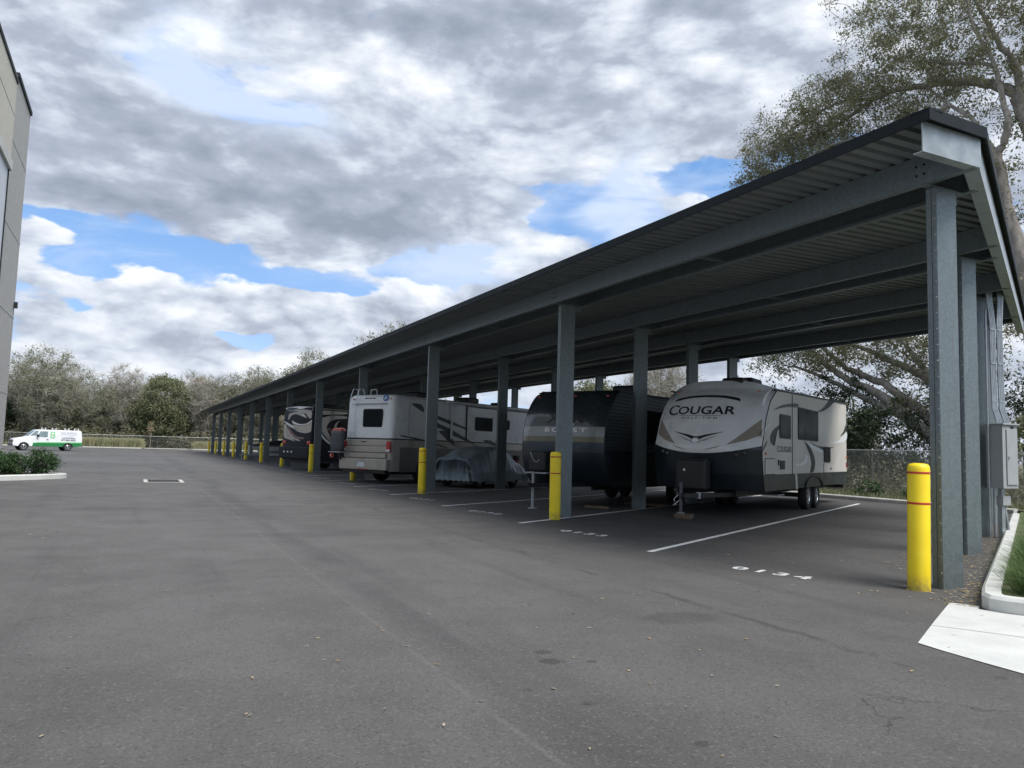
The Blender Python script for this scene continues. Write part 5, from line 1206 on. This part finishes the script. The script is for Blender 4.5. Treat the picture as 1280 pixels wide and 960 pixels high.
# ---- 7. service van
def van():
    t = thing('service_van', 'white service van with green lower stripe and roof rack parked by the thicket', 'van', (-7.9, 88.8, 0), R(17))
    # length along x, front towards -x, camera side towards -y
    W = .98
    prof = [(-2.95, .45), (-2.98, .75), (-2.90, 1.06), (-2.70, 1.16), (-1.95, 1.30), (-1.72, 1.38), (-1.12, 1.98), (-.92, 2.04), (2.75, 2.04), (2.90, 1.95), (2.98, 1.2), (2.98, .48), (2.5, .40), (-2.6, .40)]
    mb = MB(); tum = lambda z: W - max(0, z - 1.2) * .13
    rings = [[(x * (1 if abs(y_) < .9 else .985), s_ * tum(z), z) for x, z in prof] for s_, y_ in ((-1, 0), (1, 0))]
    mb.ring(rings, True, True); mb.build('body', mt['vanwhite'], t, bevel=.05, seg=3)
    fn = lambda a, b, o=0: (a, -tum(b) - .006, b)
    decal('green_stripe', [(-1.35, .42), (-1.3, .74), (2.96, .80), (2.94, .50), (2.3, .42)], mt['vangreen'], fn, t, smooth=False)
    decal('pale_stripe', [(-1.3, .745), (-.8, .84), (2.96, .90), (2.96, .805)], mt['vanlime'], fn, t, smooth=False)
    decal('windscreen', [(-1.60, 1.44), (-1.14, 1.92), (-.86, 1.93), (-1.02, 1.44)], mt['vanglass'], fn, t, smooth=False)
    MB().quad((-1.70, -.80, 1.44), (-1.70, .80, 1.44), (-1.165, .74, 1.955), (-1.165, -.74, 1.955)).build('windscreen', mt['vanglass'], t)
    decal('side_window', [(-.98, 1.36), (-.70, 1.88), (-.08, 1.88), (-.08, 1.36)], mt['vanglass'], fn, t, smooth=False)
    for x in (-.02, -1.30): MB().box(x, x + .012, -W - .004, -W + .05, .55, 1.2).build('door_joint', mt['vangrey'], t)
    MB().box(-.16, -.04, -W - .03, -W, 1.10, 1.14).build('door_handle', mt['black'], t)
    MB().box(-1.02, -.84, -W - .22, -W - .02, 1.34, 1.56).build('wing_mirror', mt['black'], t, bevel=.03)
    MB().box(-3.06, -2.86, -.95, .95, .42, .70).build('front_bumper', mt['bumper'], t, bevel=.04)
    MB().box(-3.0, -2.93, -.62, .62, .74, 1.02).build('grille', mt['bumper'], t, bevel=.02)
    for s_ in (1, -1): MB().box(-2.99, -2.80, s_ * .80 - .17, s_ * .80 + .17, .76, 1.02).build('headlamp', mt['chrome'], t, bevel=.03)
    MB().box(2.95, 3.06, -.95, .95, .45, .62).build('rear_bumper', mt['black'], t, bevel=.03)
    MB().box(2.93, 2.985, -.965, -.85, .95, 1.25).build('tail_lamp', mt['redlens'], t)
    for x in (-2.05, 1.72):
        for s_ in (-1, 1):
            a = [(x + .46 * math.cos(R(q)), .37 + .44 * math.sin(R(q))) for q in range(0, 181, 15)]
            MB().prism(a, 'xz', *sorted((s_ * (W + .004), s_ * (W + .010)))).build('wheel_arch', mt['black'], t)
            piv = bpy.data.objects.new('wheel', None); bpy.data.objects.remove(piv)
            r = .37
            o = MB().lathe([(r * .6, 0), (r * .95, 0), (r, .04), (r, .2), (r * .6, .22)], 'y', (0, 0, 0), 22).build('wheel', mt['rubber'], t, smooth=35)
            o.location = (x, -W - .03 if s_ < 0 else W - .19, r)
            fy = -.004 if s_ < 0 else .224
            MB().lathe([(r * .60, .004), (r * .56, -.004), (r * .3, .02), (r * .2, -.004), (r * .001, -.006)][::1], 'y', (0, fy, 0), 18).build('rim', mt['chrome'], o, smooth=30)
    # ladder rack
    for x in (-.28, .62, 1.75, 2.62):
        MB().box(x - .03, x + .03, -.80, -.74, 2.04, 2.26).build('rack_upright', mt['vanwhite'], t); MB().box(x - .03, x + .03, .74, .80, 2.04, 2.26).build('rack_upright', mt['vanwhite'], t)
        MB().box(x - .025, x + .025, -.738, .738, 2.12, 2.16).build('rack_bar', mt['vanwhite'], t)
    # livery
    for (a, b, c_, d) in ((.15, .55, 1.28, 1.36), (.15, .55, 1.52, 1.60), (.15, .55, 1.78, 1.86), (.15, .25, 1.36, 1.78), (.45, .55, 1.36, 1.78)):
        decal('livery_emblem', [(a, c_), (b, c_), (b, d), (a, d)], mt['vanlime'], fn, t, smooth=False)
    text_obj('lettering', 'DISASTER SERVICE', .17, mt['vangrey'], lambda a, b: fn(a + 1.75, b + 1.72), t, 1.0)
    text_obj('lettering', 'RESTORATION & CLEANING', .10, mt['vangrey'], lambda a, b: fn(a + 1.75, b + 1.58), t, 1.05)
    text_obj('lettering', 'CALL ANYTIME', .085, mt['vangrey'], lambda a, b: fn(a + 1.75, b + 1.40), t, 1.1)
    text_obj('lettering', 'WATER FIRE MOLD', .12, mt['vangrey2'], lambda a, b: fn(a + 1.75, b + 1.25), t, 1.15, 1, .004)
    text_obj('lettering', '877-862-4022', .19, mt['vangrey2'], lambda a, b: fn(a + 1.75, b + 1.02), t, 1.15, 1.05, .006)
van()
# ------------------------------------------------------------------ vegetation
class Tree:
    def __init__(s, r): s.r = r; s.N = []; s.rad = []; s.tv = []; s.tf = []; s.nv = 0; s.ends = []
    def tube(s, P, Rr, n):
        P = np.asarray(P, float); m = len(P); T = np.gradient(P, axis=0); T /= np.linalg.norm(T, axis=1)[:, None] + 1e-9
        A = np.tile([0, 0, 1.0], (m, 1)); A[np.abs(T[:, 2]) > .9] = [1, 0, 0]
        U = np.cross(T, A); U /= np.linalg.norm(U, axis=1)[:, None] + 1e-9; W = np.cross(T, U); a = np.arange(n) * 2 * np.pi / n
        V = P[:, None, :] + (U[:, None, :] * np.cos(a)[None, :, None] + W[:, None, :] * np.sin(a)[None, :, None]) * np.asarray(Rr)[:, None, None]
        i = np.arange(m - 1)[:, None] * n; j = np.arange(n)[None, :]; k = (j + 1) % n
        F = np.stack([i + j, i + k, i + n + k, i + n + j], -1).reshape(-1, 4) + s.nv
        s.tv.append(V.reshape(-1, 3)); s.tf.append(F); s.nv += m * n
    def limb(s, pts, r0, r1, n=8, sub=4):
        P = np.asarray(pts, float)
        t = np.linspace(0, len(P) - 1, (len(P) - 1) * sub + 1); Q = np.stack([np.interp(t, range(len(P)), P[:, c]) for c in range(3)], 1)
        Q[1:-1] = (Q[:-2] + 2 * Q[1:-1] + Q[2:]) / 4; Q[1:-1] += s.r.normal(0, .025 * min(1, r0 * 3), Q[1:-1].shape)
        Rr = np.linspace(r0, r1, len(Q)); s.tube(Q, Rr, n)
        for q, r in zip(Q, Rr): s.N.append(q); s.rad.append(r)
    def grow(s, targets, rmin=.012, droop=.0, wob=.12, sides=4, order=None, rk=.028):
        N = np.zeros((len(s.N) + len(targets) * 4, 3)); rad = np.zeros(len(N)); c = len(s.N); N[:c] = s.N; rad[:c] = s.rad
        d0 = [np.min(np.linalg.norm(N[:c] - t, axis=1)) for t in targets]
        for i in np.argsort(d0):
            t = targets[i]; d = np.linalg.norm(N[:c] - t, axis=1) + .0 * rad[:c]
            k = int(np.argmin(d)); a = N[k]; L = d[k]
            w = s.r.normal(0, wob * L, 3); P = [a + (t - a) * q + w * math.sin(math.pi * q) + np.array([0, 0, -droop * L * math.sin(math.pi * q)]) for q in (0, .3, .65, 1)]
            r0 = min(rad[k] * .75, .008 + rk * L); r1 = max(rmin, r0 * .35); Rr = np.linspace(max(r0, rmin), r1, 4)
            s.tube(P, Rr, sides)
            for q in (1, 2, 3): N[c] = P[q]; rad[c] = Rr[q]; c += 1
            s.ends.append((P[3], (P[3] - P[2]) / (np.linalg.norm(P[3] - P[2]) + 1e-9), P[2]))
    def wood(s, name, m, parent): return fast(name, np.concatenate(s.tv), np.concatenate(s.tf), m, parent)
    def twigs(s, name, n, L, wd, m, parent):
        E = np.array([e[0] for e in s.ends]); Dn = np.array([e[1] for e in s.ends]); k = len(E)
        B = np.repeat(E, n, 0) + s.r.normal(0, .12, (k * n, 3)); d = np.repeat(Dn, n, 0) * .6 + s.r.normal(0, .6, (k * n, 3)) + [0, 0, .25]
        d /= np.linalg.norm(d, axis=1)[:, None]; l = L * s.r.uniform(.4, 1.2, (k * n, 1)); u = np.cross(d, s.r.normal(0, 1, d.shape)); u /= np.linalg.norm(u, axis=1)[:, None]
        bend = s.r.normal(0, .12, d.shape) * l
        p0, p1, p2 = B, B + d * l * .5 + bend, B + d * l
        V = np.stack([p0 - u * wd, p0 + u * wd, p1 + u * wd * .7, p1 - u * wd * .7, p2 + u * wd * .25, p2 - u * wd * .25], 1).reshape(-1, 3)
        i = np.arange(k * n)[:, None] * 6; F = np.concatenate([i + np.array([[0, 1, 2, 3]]), i + np.array([[3, 2, 4, 5]])])
        return fast(name, V, F, m, parent)
    def leaves(s, name, n, sig, size, m, parent, flat=.75, extra=None):
        E = np.array([e[0] for e in s.ends] + [e[2] for e in s.ends]); k = len(E)
        # clumpy: each end gets a varying number of leaves
        w = s.r.gamma(.8, 1, k); cnt = np.minimum((w / w.mean() * n).astype(int), n * 5); B = np.repeat(E, cnt, 0)
        sg = np.repeat(s.r.uniform(.5, 1.3, k) * sig, cnt)[:, None]
        B = B + s.r.normal(0, 1, B.shape) * sg * [1, 1, flat]
        return leaf_mesh(name, B, size, m, parent, s.r)
def leaf_mesh(name, B, size, m, parent, r):
    n = len(B); d = r.normal(0, 1, (n, 3)); d /= np.linalg.norm(d, axis=1)[:, None]; u = np.cross(d, r.normal(0, 1, (n, 3))); u /= np.linalg.norm(u, axis=1)[:, None]
    l = size * r.uniform(.6, 1.3, (n, 1)); w = l * r.uniform(.3, .5, (n, 1))
    V = np.stack([B - d * l * .5, B + u * w * .5, B + d * l * .5, B - u * w * .5], 1).reshape(-1, 3)
    return fast(name, V, np.arange(n * 4).reshape(n, 4), m, parent)
def ell(r, c, rad, n, shell=.0):
    P = r.normal(0, 1, (n, 3)); P /= np.linalg.norm(P, axis=1)[:, None]; q = r.uniform(shell, 1, (n, 1)) ** (1 / 2.4)
    return np.asarray(c) + P * q * np.asarray(rad)
# ---- big oak A behind the fence: long limbs sweep left under the roof line
r = np.random.default_rng(11)
tA = thing('oak_tree', 'spreading oak whose long grey limbs sweep left behind the white trailer', 'tree', (0, 0, 0))
T = Tree(r)
T.limb([(29, 18.75, -.1), (29, 18.9, .8)] + [LIMB['up'][1]] + LIMB['up'][2:], .46, .16, 10)
T.limb(LIMB['a'][1:], .30, .07, 8); T.limb(LIMB['b'], .17, .05, 8); T.limb(LIMB['c'], .26, .06, 8); T.limb(LIMB['d'], .22, .06, 8)
T.limb([(29, 19.3, 3.5), (29.3, 19.9, 4.4), (29.6, 21.3, 5.2), (30, 22.5, 6.5), (30.5, 24, 8)], .2, .06, 8)
T.limb([(29, 19.3, 6.8), (28.5, 20.4, 8.2), (28.4, 22.0, 9.8), (28, 24, 11), (28, 26, 11.6)], .16, .05, 8)
tg = np.concatenate([ell(r, (28.8, 27.2, 6.6), (2.0, 3.0, 1.5), 100), ell(r, (29.5, 24.6, 6.2), (2, 3, 1.5), 85), ell(r, (30, 21.5, 6.2), (2, 3, 1.8), 90), ell(r, (29, 18.5, 7.0), (2.5, 3, 2.5), 70),
                     ell(r, (29.5, 22, 3.6), (1.6, 2.6, .7), 26), ell(r, (28.5, 27.5, 10), (2.6, 3.5, 3), 120), ell(r, (28, 22, 12), (3, 5, 3), 120)])
T.grow(tg); T.wood('trunk', mt['bark'], tA); T.twigs('twigs', 5, .55, .006, mt['bark'], tA); T.leaves('crown', 28, .33, .15, mt['leaf_oak'], tA)
# ---- big oak B/C: pale trunks rising behind the canopy corner, crown over the roof
tB = thing('oak_tree', 'tall pale-barked oak rising over the canopy corner with a sparse crown', 'tree', (0, 0, 0))
T = Tree(r)
T.limb([(30, 16.4, -.2)] + LIMB['B'][1:], .42, .22, 10); T.limb(LIMB['B1'], .13, .05); T.limb(LIMB['B2'], .17, .05); T.limb(LIMB['B2'][3:5] + [(30.5, 20.5, 18.5), (30, 22.5, 19.4)], .1, .04)
T.limb([(31, 16.2, -.2)] + LIMB['C'][1:], .33, .06, 10); T.limb(LIMB['C2'], .2, .05)
T.limb([(31, 24.65, 18.77), (30.5, 26.5, 19.2), (30, 28.6, 18.7), (29.5, 30.5, 18.0)], .09, .03)
T.limb([(30, 20.27, 16.4), (29.5, 22.5, 16.0), (29, 25.5, 16.4), (28.7, 28.5, 15.8)], .09, .03)
tg = np.concatenate([ell(r, (30, 29.6, 17.9), (1.7, 2.6, 2.2), 210), ell(r, (30, 31.6, 16.6), (1.2, 1.4, 1.2), 60), ell(r, (30.3, 27, 18.0), (2, 3.3, 2.8), 280), ell(r, (30.5, 23, 19.2), (2.4, 3.6, 4.0), 420),
                     ell(r, (31, 18.5, 19.8), (2.6, 3.8, 4.4), 400), ell(r, (31.5, 15, 17), (3, 3, 6), 150), ell(r, (30, 19, 13), (2, 2.5, 3), 80), ell(r, (30, 27, 15.0), (2, 5, 1.6), 160), ell(r, (31, 22, 24), (3, 5, 3), 150)])
T.grow(tg, wob=.16); T.wood('trunk', mt['bark'], tB); T.twigs('twigs', 6, .6, .006, mt['bark'], tB); T.leaves('crown', 21, .27, .15, mt['leaf_oak'], tB)
# ---- shrubs and small trees behind the side fence
def bush(loc, rad, n, m, label, cat='bush', leaf=.12, name='bush', k=60, group=None, sd=0):
    r = np.random.default_rng(sd + 100); t = thing(name, label, cat, loc, 0, group); T = Tree(r)
    for q in range(6): a = q * 1.05 + r.uniform(0, .5); T.limb([(0, 0, -.05), (rad[0] * .2 * math.cos(a), rad[1] * .2 * math.sin(a), rad[2] * .6), (rad[0] * .5 * math.cos(a), rad[1] * .5 * math.sin(a), rad[2] * 1.1)], .03 + .015 * rad[2], .012, 5, 2)
    T.grow(ell(r, (0, 0, rad[2]), rad, n, .2)); T.wood('branches', mt['barkd'], t); T.leaves('foliage', k, .07 + .11 * max(rad) / 2, leaf, m, t)
    return t
bx = [(27.6, 27.2, (1.7, 2.0, 1.9), 'leaf_dk'), (28.8, 24.6, (1.9, 2.0, 2.1), 'leaf_dk'), (27.8, 22.0, (1.6, 1.8, 1.6), 'leaf_dk'), (29.9, 20.0, (1.9, 1.8, 1.9), 'leaf_dk'), (28.6, 16.8, (1.4, 1.6, 1.3), 'leaf_ol'), (28.2, 30.6, (1.8, 2.2, 1.6), 'leaf_ol'), (30.5, 13.6, (1.8, 1.6, 1.8), 'leaf_dk'), (33, 24, (2.2, 3, 2.3), 'leaf_dk'), (33, 18, (2.4, 3, 2.4), 'leaf_dk'), (33.5, 30, (2.2, 3, 2.0), 'leaf_ol')]
bl_ = ['dense bush whose left side meets the rear of the white trailer', 'tall dense bush right behind the middle of the fence section beside the trailer', 'dense bush behind the fence left of the nearest bollard', 'tall dense bush under the lowest oak limbs', 'olive bush glimpsed between the two nearest columns', 'olive bush behind the fence mostly hidden by the white trailer', 'dense bush behind the fence beside the electrical cabinet', 'larger bush further back behind the oak limbs, above the nearest bollard', 'larger bush further back behind the near columns', 'olive bush further back behind the white trailer roof']
for i, (x, y, rd, m) in enumerate(bx):
    far = x > 32.5; rd = (rd[0], rd[1], rd[2] * 1.3)
    bush((x, y, 0), rd, 130 if not far else 110, mt[m], bl_[i], k=30, sd=i, leaf=.17 if far else .15, group='bushes further back behind the oak limbs' if far else 'bushes just behind the side fence')
# dry brush filling the ground behind the fence
def brush(name, boxes, n, size, m, label, hmax):
    P = []
    for (x0, x1, y0, y1), f in boxes:
        k = int(n * f); c = np.stack([rng.uniform(x0, x1, k // 30), rng.uniform(y0, y1, k // 30)], 1); h = rng.uniform(.35, 1, k // 30)
        c = np.repeat(c, 30, 0); h = np.repeat(h, 30); z = rng.uniform(0, 1, len(c)) ** 1.3 * h * hmax
        P.append(np.stack([c[:, 0] + rng.normal(0, .28, len(c)), c[:, 1] + rng.normal(0, .28, len(c)), z], 1))
    B = np.concatenate(P); o = leaf_mesh(name, B, size, m, None, rng); tag(o, label, kind='stuff')
brush('undergrowth', [((25.4, 27.2, 11, 60), 1.0)], 42000, .14, mt['brush'], 'dry tan undergrowth along the back of the side fence', 1.5)
brush('undergrowth', [((25.4, 28, 60, 126), 1.0)], 26000, .25, mt['brush'], 'dry undergrowth beyond the middle of the side fence', 1.3)
brush('thicket_undergrowth', [((-75, 60, 127.2, 131), 1.0)], 70000, .38, mt['brush'], 'tangled dry undergrowth at the foot of the far thicket', 3.2)
brush('thicket_undergrowth', [((-75, 70, 132, 137), 1.0)], 42000, .75, mt['leaf_ol'], 'dull olive undergrowth deep in the far thicket', 7.5)

# ---- thicket trees beyond the far fence: ten individual forms, then copies
def forest_tree(name, H, spread, kind, sd):
    r = np.random.default_rng(sd); t = bpy.data.objects.new(name, None); C.objects.link(t); T = Tree(r)
    lean = r.normal(0, .06 * H, 2); tp = [(0, 0, -.1), (lean[0] * .2 + r.normal(0, .1), lean[1] * .2, H * .25), (lean[0] * .6, lean[1] * .6 + r.normal(0, .2), H * .5), (lean[0], lean[1], H * .78)]
    T.limb(tp, .017 * H + .03, .05, 7, 3)
    for q in range(7):
        a = r.uniform(0, 6.28); z0 = H * r.uniform(.22, .6); f = z0 / (H * .78); b = np.array([lean[0] * f, lean[1] * f, z0]); L = spread * r.uniform(.6, 1.0)
        T.limb([b, b + [math.cos(a) * L * .45, math.sin(a) * L * .45, H * .12], b + [math.cos(a) * L, math.sin(a) * L, H * r.uniform(.2, .38)]], .07, .03, 5, 3)
    cz = H * .64
    if kind == 'bare':
        tg = np.concatenate([ell(r, (lean[0], lean[1], cz), (spread, spread, H * .36), 230), ell(r, (0, 0, H * .33), (spread * .8, spread * .8, H * .2), 60)])
        T.grow(tg, wob=.2, sides=3); T.wood('trunk', mt['barkd'], t); T.twigs('crown', 30, 1.5, .016, mt['twig'], t); T.leaves('leaves', 4, .5, .22, mt['leaf_br'], t)
    elif kind == 'sparse':
        tg = np.concatenate([ell(r, (lean[0], lean[1], cz), (spread, spread, H * .36), 210), ell(r, (0, 0, H * .35), (spread * .8, spread * .8, H * .22), 50)])
        T.grow(tg, wob=.2, sides=3); T.wood('trunk', mt['barkd'], t); T.twigs('twigs', 18, 1.3, .015, mt['twig'], t); T.leaves('crown', 16, .5, .28, mt['leaf_ol'], t)
    elif kind == 'rust':
        tg = ell(r, (lean[0], lean[1], cz), (spread, spread, H * .33), 180); T.grow(tg, wob=.2, sides=3); T.wood('trunk', mt['barkd'], t); T.twigs('twigs', 14, 1.2, .015, mt['twig'], t); T.leaves('crown', 12, .5, .26, mt['leaf_br'], t)
    else:
        tg = np.concatenate([ell(r, (lean[0], lean[1], cz), (spread, spread, H * .34), 210, .3), ell(r, (0, 0, H * .35), (spread, spread, H * .25), 120, .3)])
        T.grow(tg, wob=.15, sides=3); T.wood('trunk', mt['barkd'], t); T.leaves('crown', 34, .5, .34, mt['leaf_ol'] if kind == 'olive' else mt['leaf_dk'], t)
    return t
protos = {}
specs = [('bare', 13.5, 4.0), ('bare', 12.5, 4.6), ('bare', 14.5, 3.6), ('sparse', 12.5, 4.2), ('sparse', 14, 4.6), ('olive', 11.5, 3.6), ('olive', 10, 4.2), ('rust', 12, 3.0), ('dark', 9, 3.6)]
lab = dict(bare='bare grey-brown winter tree in the far thicket', sparse='thinly leafed olive tree in the far thicket', olive='full olive-green tree in the far thicket', rust='tree with remaining rusty brown leaves in the far thicket', dark='low dark evergreen tree in the far thicket')
for i, (k, H, sp) in enumerate(specs): protos.setdefault(k, []).append(forest_tree('thicket_tree', H, sp, k, 40 + i))
used = set()
def plant(kind, x, y, sc=1.0, label=None, group=None):
    p = protos[kind][int(rng.integers(len(protos[kind])))]
    if p.name in used: o = copy_tree(p)
    else: o = p; used.add(p.name)
    o.location = (x, y, -.03); o.rotation_euler = (0, 0, rng.uniform(0, 6.28)); s = sc * rng.uniform(.92, 1.08); o.scale = (s, s, s)
    tag(o, label or lab[kind], 'tree', group or ('trees like it: ' + lab[kind] if not label else None))
    if label and not group and 'group' in o: del o['group']
seq = ['bare', 'sparse', 'bare', 'olive', 'bare', 'bare', 'sparse', 'bare', 'rust', 'bare', 'sparse', 'dark', 'bare']
i = 0
x = -66.0; front_n = 0
while x < 34:       # front rank
    k = seq[i % len(seq)]; nth = ['first', 'second', 'third', 'fourth', 'fifth', 'sixth', 'seventh', 'eighth', 'ninth', 'tenth', 'eleventh', 'twelfth', 'thirteenth', 'fourteenth', 'fifteenth', 'sixteenth', 'seventeenth', 'eighteenth', 'nineteenth', 'twentieth']
    vis = -17 < x < 34; j_ = front_n if vis else 0; front_n += vis
    plant(k, x, 132.5 + rng.uniform(-2, 2.5), rng.uniform(.70, .92), '%s tree from the left in the front rank of the thicket, %s' % (nth[j_], {'bare': 'bare and grey-brown', 'sparse': 'thinly leafed', 'olive': 'full and olive green', 'rust': 'with rusty leaves', 'dark': 'low and dark green'}[k]) if vis else None, 'front rank trees of the far thicket' if vis else None); x += rng.uniform(3.4, 5.0); i += 1
x = -72.0; i = 4
while x < 44:       # second rank
    k = ['sparse', 'olive', 'bare', 'olive', 'sparse', 'dark'][i % 6]; plant(k, x, 139 + rng.uniform(-2, 2), rng.uniform(.78, .95)); x += rng.uniform(4, 6); i += 1
x = -76.0; i = 0
while x < 50:
    plant(['olive', 'bare', 'sparse'][i % 3], x, 147 + rng.uniform(-2, 2), rng.uniform(.85, 1.0)); x += rng.uniform(5, 7); i += 1
plant('sparse', -12.2, 125 + 4.5, 1.06, 'tallest leafy tree of the thicket standing next to the storage building')
plant('olive', 3.6, 129.8, 1.08, 'broad dark olive tree left of the canopy far end')
plant('rust', 8.8, 134, 1.02, 'rusty leafed treetop right of the broad olive tree')
plant('sparse', 18.5, 131, 1.0, 'pale leafy tree behind the far end of the canopy')
# far low treeline across the field to the right
x = 34.0; i = 0
for q in range(34):
    a = R(13 + q * 1.15); d = 150 + 12 * math.sin(q * .9); plant(['olive', 'bare', 'sparse', 'bare'][q % 4], d * math.sin(a), d * math.cos(a), .62, 'low tree of the distant treeline across the field', 'trees of the distant treeline')
def sky_tree(kind, az_, d, sc, label): a = R(az_); plant(kind, d * math.sin(a), d * math.cos(a), sc, label)
sky_tree('sparse', 18.3, 104, 1.24, 'tall leafy treetop showing above the middle of the canopy roof')
sky_tree('sparse', 11.3, 112, 1.18, 'leafy treetop showing above the canopy roof left of the tallest one')
sky_tree('bare', 36.8, 62, .80, 'bare forked tree seen through the gap left of the white trailer')
sky_tree('olive', 31.6, 88, .98, 'round green treetop seen just above the black trailer')
# young tree with orange leaves in the far bed
yt = thing('young_tree', 'slender young tree with orange leaves at the far grass bed', 'tree', (2.0, 125.1, 0)); T = Tree(np.random.default_rng(5))
T.limb([(0, 0, 0), (.05, 0, 1.5), (0, .1, 3.6)], .05, .02, 6); T.grow(ell(T.r, (0, 0, 3.0), (.5, .5, 1.0), 30)); T.wood('trunk', mt['bark'], yt); T.leaves('crown', 7, .16, .17, mt['litter'], yt)
# shrubs on the left island
for i, (x, y, rd) in enumerate(((-4.35, 30.0, (.62, .62, .46)), (-3.62, 30.6, (.42, .42, .34)), (-2.78, 30.55, (.46, .46, .42)), (-5.3, 29.6, (.5, .5, .5)))):
    bush((x, y, .12), rd, 110, mt['leaf_sh'], ['leafy green shrub at the left of the island bed', 'small low shrub in the middle of the island bed', 'rounded green shrub at the right tip of the island bed', 'green shrub against the storage building wall'][i], 'shrub', .075, 'island_shrub', 26, 'shrubs on the left island', sd=60 + i)
for i, (y, s_) in enumerate(((19.6, .45), (17.6, .38), (15.2, .4), (24.2, .4))):
    bush((24.0, y, .08), (s_, s_, s_ * .6), 50, mt['leaf_sh'], ['low green weed clump at the fence right of the white trailer', 'low green weed clump behind the nearest bollard', 'low green weed clump between the near columns', 'low weed clump hidden beside the white trailer'][i], 'weeds', .09, 'weed_clump', 16, sd=80 + i)
bpy.context.view_layer.update()
